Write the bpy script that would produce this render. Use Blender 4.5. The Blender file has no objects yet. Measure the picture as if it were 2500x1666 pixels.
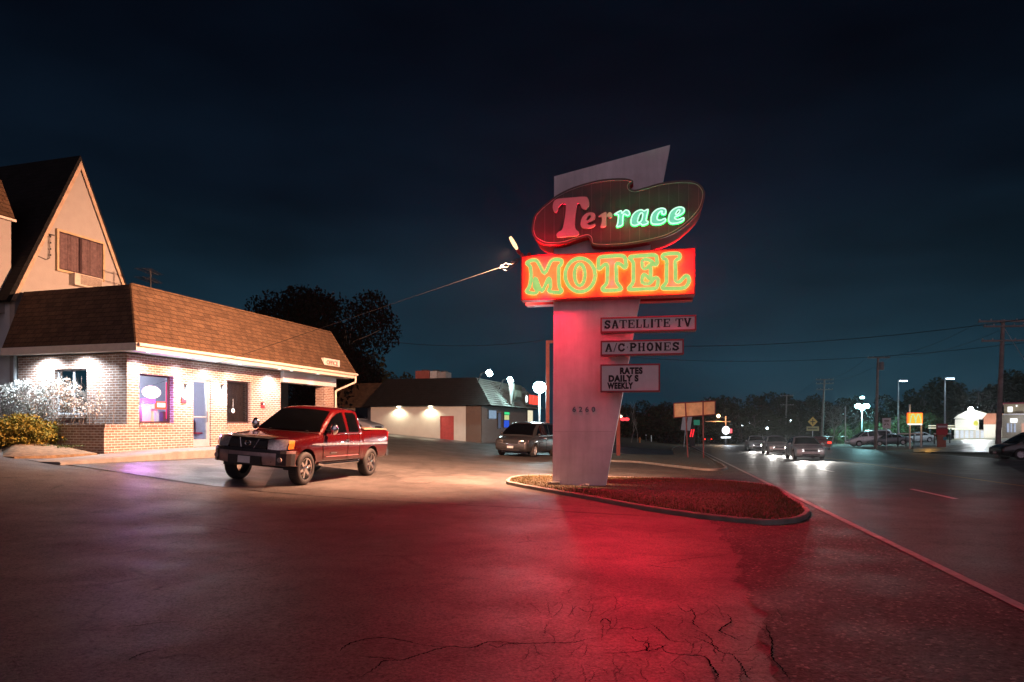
import bpy, bmesh, math, random
from mathutils import Vector, Matrix
random.seed(11)
scene = bpy.context.scene
COL = scene.collection
R = math.radians
# ---------------------------------------------------------------- camera
F, CX, HY, H = 1666.7, 1250.0, 1036.0, 1.5        # pinhole of the photograph (2500 px wide), eye height
cam_d = bpy.data.cameras.new("camera")
cam = bpy.data.objects.new("camera", cam_d); COL.objects.link(cam)
cam.location = (0, 0, H); cam.rotation_euler = (R(90), 0, 0)
cam_d.sensor_width = 36; cam_d.lens = 24.0
cam_d.shift_y = (HY - 833) / 2500.0
cam_d.clip_start = 0.05; cam_d.clip_end = 3000
scene.camera = cam
# ---------------------------------------------------------------- night sky
world = bpy.data.worlds.new("World"); scene.world = world; world.use_nodes = True
wt = world.node_tree; wt.nodes.clear()
def wn(t, **k):
    n = wt.nodes.new(t)
    for a, b in k.items(): setattr(n, a, b)
    return n
w_out = wn('ShaderNodeOutputWorld'); w_bg = wn('ShaderNodeBackground')
w_tc = wn('ShaderNodeTexCoord'); w_sep = wn('ShaderNodeSeparateXYZ')
wt.links.new(w_tc.outputs['Generated'], w_sep.inputs[0])
w_rmp = wn('ShaderNodeValToRGB')
el = w_rmp.color_ramp.elements
el[0].position = 0.0; el[0].color = (0.0072, 0.032, 0.053, 1)
el[1].position = 0.62; el[1].color = (0.0010, 0.0022, 0.0052, 1)
for p, c in ((0.06, (0.0080, 0.031, 0.049)), (0.16, (0.0062, 0.0200, 0.0330)), (0.30, (0.0026, 0.0068, 0.0140)), (0.45, (0.0014, 0.0034, 0.0078))):
    e = el.new(p); e.color = (*c, 1)
w_noi = wn('ShaderNodeTexNoise'); w_noi.inputs['Scale'].default_value = 2.2; w_noi.inputs['Detail'].default_value = 4
w_map = wn('ShaderNodeMapping'); w_map.inputs['Scale'].default_value = (1, 1, 3.2)
wt.links.new(w_tc.outputs['Generated'], w_map.inputs[0]); wt.links.new(w_map.outputs[0], w_noi.inputs['Vector'])
w_nr = wn('ShaderNodeMapRange'); w_nr.inputs['From Min'].default_value = .3; w_nr.inputs['From Max'].default_value = .7
w_nr.inputs['To Min'].default_value = .60; w_nr.inputs['To Max'].default_value = 1.5
wt.links.new(w_noi.outputs['Fac'], w_nr.inputs['Value'])
wt.links.new(w_sep.outputs['Z'], w_rmp.inputs['Fac'])
w_mul = wn('ShaderNodeVectorMath', operation='SCALE')
wt.links.new(w_rmp.outputs['Color'], w_mul.inputs[0]); wt.links.new(w_nr.outputs[0], w_mul.inputs['Scale'])
# added sky glow low behind the camera, lights the pylon front
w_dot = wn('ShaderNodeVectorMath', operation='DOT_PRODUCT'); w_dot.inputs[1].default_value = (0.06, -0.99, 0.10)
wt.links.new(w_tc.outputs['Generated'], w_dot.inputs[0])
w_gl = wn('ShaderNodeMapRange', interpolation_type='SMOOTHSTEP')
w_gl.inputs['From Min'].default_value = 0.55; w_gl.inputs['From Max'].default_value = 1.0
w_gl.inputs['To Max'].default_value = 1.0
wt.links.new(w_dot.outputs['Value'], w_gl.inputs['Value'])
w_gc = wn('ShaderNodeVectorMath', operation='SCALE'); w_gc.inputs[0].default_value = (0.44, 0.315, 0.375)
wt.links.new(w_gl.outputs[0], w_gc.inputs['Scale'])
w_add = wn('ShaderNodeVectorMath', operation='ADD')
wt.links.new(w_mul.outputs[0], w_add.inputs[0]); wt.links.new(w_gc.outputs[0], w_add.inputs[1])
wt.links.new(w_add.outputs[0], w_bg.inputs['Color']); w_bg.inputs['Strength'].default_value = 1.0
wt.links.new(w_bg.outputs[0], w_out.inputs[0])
scene.view_settings.view_transform = 'Standard'; scene.view_settings.look = 'None'
scene.view_settings.exposure = 0.0; scene.view_settings.gamma = 1.0
cy = scene.cycles
cy.use_denoising = True
cy.max_bounces = 6; cy.diffuse_bounces = 2; cy.glossy_bounces = 3; cy.transparent_max_bounces = 10; cy.transmission_bounces = 4
cy.sample_clamp_indirect = 3.0; cy.caustics_reflective = False; cy.caustics_refractive = False
# ---------------------------------------------------------------- geometry of the place
def edge_x(y): return 3.05 + 0.2325 * y               # left edge line of the road
def lat(x, y): return (x - edge_x(y)) * 0.974           # metres right of that line
def pt_s(s, y): return (edge_x(y) + s / 0.974, y)
def sp(v, k=1.2):
    t = v * k
    if t > 30: return v
    if t < -30: return 0.0
    return math.log1p(math.exp(t)) / k
def T(x, y):
    s = lat(x, y)
    yy = y if y < 150 else 150 + 40 * (1 - math.exp(-(y - 150) / 40.0))
    g = min(1, max(0, (-s - 3.0) / 8.0)); g = g * g * (3 - 2 * g)
    z = -0.0172 * yy * (1 - .48 * g)
    z += 0.013 * min(sp(-s - 1.0), 40) + 0.080 * min(sp(-s - 11.5), 16)
    z += 0.055 * min(sp(s - 18.5), 30)
    return z
def ray(px, py): return Vector(((px - CX) / F, 1.0, (HY - py) / F))
def P(px, py, Y):
    d = ray(px, py); return Vector((d.x * Y, Y, H + d.z * Y))
def G(px, py, dz=0.0):
    d = ray(px, py); lo, hi = 0.5, 600.0
    for _ in range(60):
        m = (lo + hi) / 2
        if H + d.z * m > T(d.x * m, m) + dz: lo = m
        else: hi = m
    return Vector((d.x * lo, lo, T(d.x * lo, lo) + dz))
# ---------------------------------------------------------------- mesh helper
class MB:
    def __init__(s): s.v = []; s.f = []
    def quad(s, *p):
        n = len(s.v); s.v += [tuple(q) for q in p]; s.f.append(tuple(range(n, n + len(p)))); return s
    def box(s, a, b, M=None):
        x0, y0, z0 = a; x1, y1, z1 = b
        if x0 > x1: x0, x1 = x1, x0
        if y0 > y1: y0, y1 = y1, y0
        if z0 > z1: z0, z1 = z1, z0
        c = [Vector(q) for q in ((x0, y0, z0), (x1, y0, z0), (x1, y1, z0), (x0, y1, z0), (x0, y0, z1), (x1, y0, z1), (x1, y1, z1), (x0, y1, z1))]
        if M: c = [M @ q for q in c]
        n = len(s.v); s.v += [tuple(q) for q in c]
        s.f += [tuple(n + i for i in q) for q in ((0, 3, 2, 1), (4, 5, 6, 7), (0, 1, 5, 4), (1, 2, 6, 5), (2, 3, 7, 6), (3, 0, 4, 7))]
        return s
    def prism(s, pts, ext, cap=True):
        """pts: closed outline of 3-D points, ext: extrusion vector"""
        n = len(s.v); k = len(pts); e = Vector(ext)
        s.v += [tuple(q) for q in pts] + [tuple(Vector(q) + e) for q in pts]
        if cap: s.f.append(tuple(range(n, n + k))); s.f.append(tuple(range(n + 2 * k - 1, n + k - 1, -1)))
        for i in range(k):
            j = (i + 1) % k; s.f.append((n + j, n + i, n + k + i, n + k + j))
        return s
    def tube(s, pts, r, n=6, closed=False, cap=True):
        pts = [Vector(p) for p in pts]; k = len(pts); b = len(s.v); up = None
        for i, p in enumerate(pts):
            if closed: t = pts[(i + 1) % k] - pts[i - 1]
            else: t = pts[min(i + 1, k - 1)] - pts[max(i - 1, 0)]
            if t.length < 1e-9: t = Vector((0, 0, 1))
            t.normalize()
            if up is None or abs(up.dot(t)) > .98:
                up = Vector((0, 0, 1)) if abs(t.z) < .9 else Vector((1, 0, 0))
            u = (up - t * up.dot(t)).normalized(); up = u; w = t.cross(u)
            rr = r[i] if isinstance(r, (list, tuple)) else r
            for j in range(n):
                a = 2 * math.pi * j / n; s.v.append(tuple(p + (u * math.cos(a) + w * math.sin(a)) * rr))
        for i in range(k if closed else k - 1):
            i2 = (i + 1) % k
            for j in range(n):
                j2 = (j + 1) % n; s.f.append((b + i * n + j, b + i * n + j2, b + i2 * n + j2, b + i2 * n + j))
        if cap and not closed:
            s.f.append(tuple(b + j for j in range(n))[::-1]); s.f.append(tuple(b + (k - 1) * n + j for j in range(n)))
        return s
    def lathe(s, prof, M=None, n=24):
        """prof: (r, h) list turned about local Z"""
        b = len(s.v); k = len(prof)
        for r, h in prof:
            for j in range(n):
                a = 2 * math.pi * j / n; q = Vector((r * math.cos(a), r * math.sin(a), h))
                s.v.append(tuple(M @ q if M else q))
        for i in range(k - 1):
            for j in range(n):
                j2 = (j + 1) % n; s.f.append((b + i * n + j, b + i * n + j2, b + (i + 1) * n + j2, b + (i + 1) * n + j))
        return s
    def grid(s, rows, closed=False):
        b = len(s.v); k = len(rows); m = len(rows[0])
        for r in rows: s.v += [tuple(q) for q in r]
        for i in range(k - 1):
            for j in range(m if closed else m - 1):
                j2 = (j + 1) % m; s.f.append((b + i * m + j, b + i * m + j2, b + (i + 1) * m + j2, b + (i + 1) * m + j))
        return s
    def ball(s, c, r, n=10, sc=(1, 1, 1)):
        c = Vector(c); rows = []
        for i in range(n // 2 + 1):
            a = math.pi * i / (n // 2)
            rows.append([c + Vector((math.sin(a) * math.cos(2 * math.pi * j / n) * sc[0], math.sin(a) * math.sin(2 * math.pi * j / n) * sc[1], math.cos(a) * sc[2])) * r for j in range(n)])
        return s.grid(rows, True)
    def build(s, name, m, parent=None, smooth=None, loc=None, fix=True):
        me = bpy.data.meshes.new(name); me.from_pydata(s.v, [], s.f); me.update()
        if fix:
            bm = bmesh.new(); bm.from_mesh(me); bmesh.ops.recalc_face_normals(bm, faces=bm.faces); bm.to_mesh(me); bm.free()
        if m: me.materials.append(m)
        if smooth is not None:
            for p in me.polygons: p.use_smooth = True
            try: me.set_sharp_from_angle(angle=R(smooth))
            except Exception: pass
        o = bpy.data.objects.new(name, me); COL.objects.link(o)
        if parent: o.parent = parent
        if loc: o.location = loc
        return o
def tag(o, label=None, cat=None, group=None, kind=None):
    if label: o['label'] = label
    if cat: o['category'] = cat
    if group: o['group'] = group
    if kind: o['kind'] = kind
    return o
def thing(name, label, cat, loc=(0, 0, 0), rz=0.0, group=None):
    o = bpy.data.objects.new(name, None); COL.objects.link(o)
    o.location = loc; o.rotation_euler = (0, 0, rz); o.empty_display_size = .2
    return tag(o, label, cat, group)
def mtx(o): return Matrix.LocRotScale(o.location, o.rotation_euler, None)
def struct(name, mb, m, **k): return tag(mb.build(name, m, **k), kind='structure')
def dup(o, parent=None):
    c = o.copy(); COL.objects.link(c)
    if parent: c.parent = parent
    for ch in list(o.children): dup(ch, c)
    return c
def lamp(name, kind, power, color, loc, target=None, parent=None, size=.05, spot=None, blend=.5):
    l = bpy.data.lights.new(name, kind); l.energy = power; l.color = color
    if kind in ('POINT', 'SPOT'): l.shadow_soft_size = size
    if kind == 'SPOT': l.spot_size = R(spot); l.spot_blend = blend
    if kind == 'AREA': l.size = size
    o = bpy.data.objects.new(name, l); COL.objects.link(o)
    q = None
    if target is not None: q = (Vector(target) - Vector(loc)).to_track_quat('-Z', 'Y')
    M = Matrix.Translation(Vector(loc)) @ (q.to_matrix().to_4x4() if q else Matrix())
    if parent:
        o.parent = parent; o.matrix_local = mtx(parent).inverted() @ M
    else: o.matrix_local = M
    return o
# ---------------------------------------------------------------- materials
def nmat(name):
    m = bpy.data.materials.new(name); m.use_nodes = True
    nt = m.node_tree; return m, nt, nt.nodes['Principled BSDF']
def L(nt, a, b): nt.links.new(a, b)
def noise(nt, scale, detail=3, rough=.55, vec=None):
    n = nt.nodes.new('ShaderNodeTexNoise'); n.inputs['Scale'].default_value = scale; n.inputs['Detail'].default_value = detail; n.inputs['Roughness'].default_value = rough
    if vec is not None: L(nt, vec, n.inputs['Vector'])
    return n
def objco(nt): return nt.nodes.new('ShaderNodeTexCoord').outputs['Object']
def ramp(nt, fac, stops):
    r = nt.nodes.new('ShaderNodeValToRGB'); e = r.color_ramp.elements
    e[0].position, e[0].color = stops[0][0], (*stops[0][1], 1); e[1].position, e[1].color = stops[-1][0], (*stops[-1][1], 1)
    for p, c in stops[1:-1]: q = e.new(p); q.color = (*c, 1)
    L(nt, fac, r.inputs[0]); return r
def mapr(nt, v, a, b, c, d):
    n = nt.nodes.new('ShaderNodeMapRange')
    for k, x in zip(('From Min', 'From Max', 'To Min', 'To Max'), (a, b, c, d)): n.inputs[k].default_value = x
    L(nt, v, n.inputs['Value']); return n.outputs[0]
def bump(nt, h, strength, dist, b):
    n = nt.nodes.new('ShaderNodeBump'); n.inputs['Strength'].default_value = strength; n.inputs['Distance'].default_value = dist
    L(nt, h, n.inputs['Height']); L(nt, n.outputs[0], b.inputs['Normal']); return n
MC = {}
def pm(name, col, rough=.5, metal=0.0, var=.18, scale=6.0, bmp=.0, coat=0.0, spec=None):
    """painted / plain surface with uneven tone and a little wear"""
    if name in MC: return MC[name]
    m, nt, b = nmat(name); co = objco(nt)
    n = noise(nt, scale, 5, .6, co)
    r = ramp(nt, n.outputs['Fac'], ((.3, tuple(c * (1 - var) for c in col)), (.7, tuple(min(1, c * (1 + var)) for c in col))))
    L(nt, r.outputs[0], b.inputs['Base Color'])
    b.inputs['Metallic'].default_value = metal
    n2 = noise(nt, scale * 3.1, 4, .6, co)
    L(nt, mapr(nt, n2.outputs['Fac'], .3, .7, max(.02, rough - .08), min(1, rough + .08)), b.inputs['Roughness'])
    if coat: b.inputs['Coat Weight'].default_value = coat; b.inputs['Coat Roughness'].default_value = .06
    if spec is not None: b.inputs['Specular IOR Level'].default_value = spec
    if bmp:
        n3 = noise(nt, scale * 8, 4, .6, co); bump(nt, n3.outputs['Fac'], bmp, .01, b)
    MC[name] = m; return m
def em(name, col, strength, base=(.02, .02, .02)):
    if name in MC: return MC[name]
    m, nt, b = nmat(name)
    b.inputs['Base Color'].default_value = (*base, 1); b.inputs['Emission Color'].default_value = (*col, 1)
    b.inputs['Specular IOR Level'].default_value = 0.0
    n = noise(nt, 9.0, 2, .5, objco(nt))
    L(nt, mapr(nt, n.outputs['Fac'], .3, .7, strength * .9, strength * 1.1), b.inputs['Emission Strength'])
    MC[name] = m; return m
def glass(name, tint=(.02, .025, .03), clear=0.75, rough=.02):
    """window pane: clear (or smoked) with a sharp reflection"""
    if name in MC: return MC[name]
    m, nt, b = nmat(name); nt.nodes.remove(b)
    out = nt.nodes['Material Output']
    tr = nt.nodes.new('ShaderNodeBsdfTransparent'); tr.inputs[0].default_value = (*[.55 + .45 * clear] * 3, 1)
    di = nt.nodes.new('ShaderNodeBsdfDiffuse')
    n = noise(nt, 4.0, 3, .5, objco(nt)); r = ramp(nt, n.outputs['Fac'], ((.3, tuple(c * .8 for c in tint)), (.7, tuple(c * 1.2 for c in tint)))); L(nt, r.outputs[0], di.inputs[0])
    m1 = nt.nodes.new('ShaderNodeMixShader'); m1.inputs[0].default_value = clear; L(nt, di.outputs[0], m1.inputs[1]); L(nt, tr.outputs[0], m1.inputs[2])
    gl = nt.nodes.new('ShaderNodeBsdfGlossy'); gl.inputs['Roughness'].default_value = rough
    fr = nt.nodes.new('ShaderNodeFresnel'); fr.inputs[0].default_value = 1.5
    m2 = nt.nodes.new('ShaderNodeMixShader'); L(nt, fr.outputs[0], m2.inputs[0]); L(nt, m1.outputs[0], m2.inputs[1]); L(nt, gl.outputs[0], m2.inputs[2])
    L(nt, m2.outputs[0], out.inputs[0]); MC[name] = m; return m
def asphalt(name, c0, c1, wet=.5, grain=60.0, cracks=0.0, pebbles=0.0, rmin=.30, rmax=.62):
    m, nt, b = nmat(name); co = objco(nt)
    big = noise(nt, .35, 4, .6, co); mid = noise(nt, 2.3, 5, .65, co); fin = noise(nt, grain * .6, 3, .85, co)
    mix = nt.nodes.new('ShaderNodeMath'); mix.operation = 'MULTIPLY_ADD'; mix.inputs[1].default_value = .55
    L(nt, mid.outputs['Fac'], mix.inputs[0])
    k2 = nt.nodes.new('ShaderNodeMath'); k2.operation = 'MULTIPLY'; k2.inputs[1].default_value = .45; L(nt, big.outputs['Fac'], k2.inputs[0]); L(nt, k2.outputs[0], mix.inputs[2])
    r = ramp(nt, mix.outputs[0], ((.36, c0), (.60, c1)))
    gr = mapr(nt, fin.outputs['Fac'], .32, .68, .30, 1.8)
    sc = nt.nodes.new('ShaderNodeVectorMath'); sc.operation = 'SCALE'; L(nt, r.outputs[0], sc.inputs[0]); L(nt, gr, sc.inputs['Scale'])
    st = noise(nt, 1.15, 4, .6, co); st2 = noise(nt, 5.5, 3, .6, co)
    sm = nt.nodes.new('ShaderNodeMath'); sm.operation = 'MULTIPLY'                     # oil drips and patched places
    L(nt, mapr(nt, st.outputs['Fac'], .57, .66, 1.0, .52), sm.inputs[0]); L(nt, mapr(nt, st2.outputs['Fac'], .62, .70, 1.0, .6), sm.inputs[1])
    s3 = nt.nodes.new('ShaderNodeVectorMath'); s3.operation = 'SCALE'; L(nt, sc.outputs[0], s3.inputs[0]); L(nt, sm.outputs[0], s3.inputs['Scale'])
    col = s3.outputs[0]; hgt = fin.outputs['Fac']
    if pebbles:
        vo = nt.nodes.new('ShaderNodeTexVoronoi'); vo.inputs['Scale'].default_value = pebbles; L(nt, co, vo.inputs['Vector'])
        sx = nt.nodes.new('ShaderNodeSeparateColor'); L(nt, vo.outputs['Color'], sx.inputs[0])
        pk = mapr(nt, sx.outputs[0], .86, 1.0, 1.0, 3.6)
        s2 = nt.nodes.new('ShaderNodeVectorMath'); s2.operation = 'SCALE'; L(nt, col, s2.inputs[0]); L(nt, pk, s2.inputs['Scale']); col = s2.outputs[0]
        ad = nt.nodes.new('ShaderNodeMath'); ad.operation = 'SUBTRACT'; L(nt, hgt, ad.inputs[0]); L(nt, vo.outputs['Distance'], ad.inputs[1]); hgt = ad.outputs[0]
    if cracks:
        wv = noise(nt, 1.7, 4, .6, co); av = nt.nodes.new('ShaderNodeVectorMath'); av.operation = 'MULTIPLY_ADD'; av.inputs[1].default_value = (.5, .5, 0)
        L(nt, wv.outputs['Color'], av.inputs[0]); L(nt, co, av.inputs[2])
        vo = nt.nodes.new('ShaderNodeTexVoronoi'); vo.feature = 'DISTANCE_TO_EDGE'; vo.inputs['Scale'].default_value = cracks; L(nt, av.outputs[0], vo.inputs['Vector'])
        ln = mapr(nt, vo.outputs['Distance'], 0.004, .016, .25, 1.0)
        mk = noise(nt, .5, 3, .6, co); mm = mapr(nt, mk.outputs['Fac'], .50, .60, 0, 1)
        mx = nt.nodes.new('ShaderNodeMix'); mx.data_type = 'FLOAT'; L(nt, mm, mx.inputs[0]); mx.inputs[2].default_value = 1.0; L(nt, ln, mx.inputs[3])
        s2 = nt.nodes.new('ShaderNodeVectorMath'); s2.operation = 'SCALE'; L(nt, col, s2.inputs[0]); L(nt, mx.outputs[0], s2.inputs['Scale']); col = s2.outputs[0]
    L(nt, col, b.inputs['Base Color'])
    wn_ = noise(nt, .8, 5, .6, co)
    L(nt, mapr(nt, wn_.outputs['Fac'], .35, .65, rmin, rmax), b.inputs['Roughness'])
    spk = noise(nt, grain * .42, 2, .8, co)
    L(nt, mapr(nt, spk.outputs['Fac'], .34, .66, wet * .15, wet * 1.9), b.inputs['Specular IOR Level'])
    ad = nt.nodes.new('ShaderNodeMath'); ad.operation = 'MULTIPLY_ADD'; ad.inputs[1].default_value = .25; L(nt, mid.outputs['Fac'], ad.inputs[0]); L(nt, hgt, ad.inputs[2])
    bump(nt, ad.outputs[0], .75, .006, b)
    return m
def brick(name, c1, c2, mortar):
    m, nt, b = nmat(name); co = objco(nt)
    sx = nt.nodes.new('ShaderNodeSeparateXYZ'); L(nt, co, sx.inputs[0])
    ad = nt.nodes.new('ShaderNodeMath'); L(nt, sx.outputs[0], ad.inputs[0]); L(nt, sx.outputs[1], ad.inputs[1])
    cb = nt.nodes.new('ShaderNodeCombineXYZ'); L(nt, ad.outputs[0], cb.inputs[0]); L(nt, sx.outputs[2], cb.inputs[1])
    br = nt.nodes.new('ShaderNodeTexBrick'); L(nt, cb.outputs[0], br.inputs['Vector'])
    br.inputs['Scale'].default_value = 1.0; br.inputs['Brick Width'].default_value = .215; br.inputs['Row Height'].default_value = .076
    br.inputs['Mortar Size'].default_value = .0095; br.inputs['Mortar Smooth'].default_value = .2; br.inputs['Bias'].default_value = -.1
    br.inputs['Color1'].default_value = (*c1, 1); br.inputs['Color2'].default_value = (*c2, 1); br.inputs['Mortar'].default_value = (*mortar, 1)
    n = noise(nt, 7.0, 5, .65, co)
    sc = nt.nodes.new('ShaderNodeVectorMath'); sc.operation = 'SCALE'; L(nt, br.outputs['Color'], sc.inputs[0]); L(nt, mapr(nt, n.outputs['Fac'], .3, .7, .75, 1.2), sc.inputs['Scale'])
    L(nt, sc.outputs[0], b.inputs['Base Color']); b.inputs['Roughness'].default_value = .85
    iv = nt.nodes.new('ShaderNodeMath'); iv.operation = 'SUBTRACT'; iv.inputs[0].default_value = 1.0; L(nt, br.outputs['Fac'], iv.inputs[1])
    bump(nt, iv.outputs[0], .6, .01, b); return m
def shingle(name, c1, c2, row=.14, axis='z'):
    m, nt, b = nmat(name); co = objco(nt)
    sx = nt.nodes.new('ShaderNodeSeparateXYZ'); L(nt, co, sx.inputs[0])
    ad = nt.nodes.new('ShaderNodeMath'); L(nt, sx.outputs[0], ad.inputs[0]); L(nt, sx.outputs[1], ad.inputs[1])
    cb = nt.nodes.new('ShaderNodeCombineXYZ'); L(nt, ad.outputs[0], cb.inputs[0]); L(nt, sx.outputs[2], cb.inputs[1])
    br = nt.nodes.new('ShaderNodeTexBrick'); L(nt, cb.outputs[0], br.inputs['Vector'])
    br.inputs['Scale'].default_value = 1.0; br.inputs['Brick Width'].default_value = .30; br.inputs['Row Height'].default_value = row
    br.inputs['Mortar Size'].default_value = .012; br.inputs['Mortar Smooth'].default_value = .6; br.inputs['Bias'].default_value = 0
    br.inputs['Color1'].default_value = (*c1, 1); br.inputs['Color2'].default_value = (*c2, 1); br.inputs['Mortar'].default_value = (*[c * .35 for c in c1], 1)
    n = noise(nt, 2.2, 5, .7, co); n2 = noise(nt, 38.0, 2, .6, co)
    sc = nt.nodes.new('ShaderNodeVectorMath'); sc.operation = 'SCALE'; L(nt, br.outputs['Color'], sc.inputs[0]); L(nt, mapr(nt, n.outputs['Fac'], .3, .7, .72, 1.25), sc.inputs['Scale'])
    s2 = nt.nodes.new('ShaderNodeVectorMath'); s2.operation = 'SCALE'; L(nt, sc.outputs[0], s2.inputs[0]); L(nt, mapr(nt, n2.outputs['Fac'], .3, .7, .7, 1.3), s2.inputs['Scale'])
    L(nt, s2.outputs[0], b.inputs['Base Color']); b.inputs['Roughness'].default_value = .9; b.inputs['Specular IOR Level'].default_value = .2
    iv = nt.nodes.new('ShaderNodeMath'); iv.operation = 'SUBTRACT'; iv.inputs[0].default_value = 1.0; L(nt, br.outputs['Fac'], iv.inputs[1])
    bump(nt, iv.outputs[0], .8, .02, b); return m
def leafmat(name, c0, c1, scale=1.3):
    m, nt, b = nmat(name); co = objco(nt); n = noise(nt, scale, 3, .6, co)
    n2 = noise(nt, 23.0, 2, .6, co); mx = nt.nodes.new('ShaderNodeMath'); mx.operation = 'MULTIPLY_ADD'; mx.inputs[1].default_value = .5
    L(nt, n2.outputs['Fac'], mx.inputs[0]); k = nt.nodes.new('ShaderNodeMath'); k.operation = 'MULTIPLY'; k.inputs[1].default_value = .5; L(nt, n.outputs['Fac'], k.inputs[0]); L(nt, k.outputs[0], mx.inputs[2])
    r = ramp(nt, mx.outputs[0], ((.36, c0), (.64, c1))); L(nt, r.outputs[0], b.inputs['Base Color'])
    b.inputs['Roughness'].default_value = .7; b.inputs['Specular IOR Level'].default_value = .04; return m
M_white = pm('painted white', (.72, .70, .68), .55, var=.07, scale=1.4)
M_trim = pm('trim cream', (.70, .62, .52), .5, var=.08)
def grimy(name, col, streak):
    """paint with rain streaks running down and grime patches"""
    m, nt, b = nmat(name); co = objco(nt)
    mp = nt.nodes.new('ShaderNodeMapping'); mp.inputs['Scale'].default_value = (2.2, 2.2, .22); L(nt, co, mp.inputs[0])
    n = noise(nt, 1.6, 5, .65, mp.outputs[0]); n2 = noise(nt, 1.1, 5, .65, co)
    mu = nt.nodes.new('ShaderNodeMath'); mu.operation = 'MULTIPLY'; L(nt, mapr(nt, n.outputs['Fac'], .42, .70, 1.0, streak), mu.inputs[0]); L(nt, mapr(nt, n2.outputs['Fac'], .35, .7, 1.06, .80), mu.inputs[1])
    sc = nt.nodes.new('ShaderNodeVectorMath'); sc.operation = 'SCALE'; sc.inputs[0].default_value = col; L(nt, mu.outputs[0], sc.inputs['Scale']); L(nt, sc.outputs[0], b.inputs['Base Color'])
    b.inputs['Roughness'].default_value = .6; n3 = noise(nt, 26, 4, .6, co); bump(nt, n3.outputs['Fac'], .25, .01, b); return m
M_black = pm('black plastic', (.015, .015, .016), .45, var=.3)
M_rubber = pm('tyre rubber', (.02, .02, .02), .75, var=.3, scale=20)
M_chrome = pm('chrome', (.75, .74, .73), .14, 1.0, var=.05)
M_alu = pm('aluminium', (.62, .64, .66), .35, .6, var=.08)
M_wood = pm('weathered pole wood', (.24, .22, .20), .85, var=.35, scale=3, bmp=.4)
M_dark = pm('dark steel', (.03, .03, .032), .5, .3, var=.3)
M_conc = pm('concrete', (.24, .225, .205), .8, var=.22, scale=3.5, bmp=.5)
M_lens = em('lamp lens white', (1, .98, .95), 14)
# ================================================================ ground
M_ground = pm('dry winter grass and dirt', (.070, .066, .040), .9, var=.5, scale=1.6, bmp=.6)
def frange(a, b, st):
    n = max(1, int(round((b - a) / st))); return [a + (b - a) * i / n for i in range(n + 1)]
xs = [-600, -400, -250, -160, -110] + frange(-80, 110, 4) + [140, 190, 260, 380, 600]
ys = [-60, -40, -25] + frange(-14, 150, 4) + [170, 200, 250, 320, 420, 560, 800, 1200]
g = MB(); g.grid([[(x, y, T(x, y) - .10) for x in xs] for y in ys]); struct('ground', g, M_ground, smooth=30)
M_lot = asphalt('old parking lot asphalt', (.034, .031, .030), (.105, .094, .087), wet=.45, grain=80, cracks=.55, rmin=.48, rmax=.64)
M_road = asphalt('road asphalt', (.060, .058, .056), (.105, .101, .096), wet=.5, grain=70, rmin=.50, rmax=.62)
M_shoulder = asphalt('coarse shoulder asphalt', (.036, .033, .031), (.092, .083, .077), wet=.34, grain=45, pebbles=42.0, rmin=.6, rmax=.85)
M_new = asphalt('newer asphalt', (.036, .036, .038), (.062, .062, .066), wet=.55, grain=70, rmin=.30, rmax=.5)
def strip(s0, s1, y0, y1, dz, ds=1.0, dy=1.5):
    m = MB(); ss = frange(s0, s1, ds)
    m.grid([[(*pt_s(s, y), T(*pt_s(s, y)) + dz) for s in ss] for y in frange(y0, y1, dy)]); return m
struct('parking_lot', strip(-62, -2.0, -10, 75, 0.0, 1.0, 1.0), M_lot, smooth=30)
struct('road', strip(-.1, 18, -14, 300, 0.004, 1.0, 3), M_road, smooth=30)
# shoulder: broken edge against the lot
m = MB(); rows = []
for y in frange(-12, 74, .12):
    jit = .05 * math.sin(y * .9) + .05 * math.sin(y * 2.3 + 1) + .05 * math.sin(y * 6.7 + 2) + random.uniform(-.05, .05)
    s0 = -2.25 + jit * .8
    rows.append([(*pt_s(s, y), T(*pt_s(s, y)) + .010 + (0 if k else -.006)) for k, s in enumerate((s0, -1.6, -1.0, -.5, -.08))])
m.grid(rows); struct('road_shoulder', m, M_shoulder, smooth=30)
# painted lines
M_line = pm('worn white road paint', (.46, .45, .43), .6, var=.35, scale=6)
M_yel = pm('worn yellow road paint', (.50, .33, .08), .6, var=.3, scale=5)
M_dash = pm('fresh white lane paint', (.75, .74, .72), .5, var=.2, scale=5)
struct('edge_line', strip(-.055, .055, -12, 260, .014, .055, 2), M_line)
for i, y in enumerate(frange(4, 150, 12.2)):
    struct('lane_dash', strip(3.54, 3.68, y, y + 3, .010, .1, 1), M_dash)
struct('turn_lane_line', strip(7.2, 7.3, -10, 260, .010, .1, 2), M_yel)
for i, y in enumerate(frange(4, 150, 12.2)):
    struct('turn_lane_dash', strip(7.42, 7.52, y, y + 3, .010, .1, 1), M_yel)
struct('far_edge_line', strip(17.4, 17.55, -12, 260, .010, .1, 2), M_line)
def smooth_poly(pts, n=4, closed=True):
    out = []; k = len(pts)
    for i in range(k if closed else k - 1):
        p0, p1, p2, p3 = (pts[(i - 1) % k], pts[i], pts[(i + 1) % k], pts[(i + 2) % k]) if closed else (pts[max(i - 1, 0)], pts[i], pts[i + 1], pts[min(i + 2, k - 1)])
        for j in range(n):
            t = j / n; out.append(tuple(.5 * ((2 * b) + (c - a) * t + (2 * a - 5 * b + 4 * c - d) * t * t + (3 * b - a - 3 * c + d) * t ** 3) for a, b, c, d in zip(p0, p1, p2, p3)))
    if not closed: out.append(tuple(pts[-1]))
    return out
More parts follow.
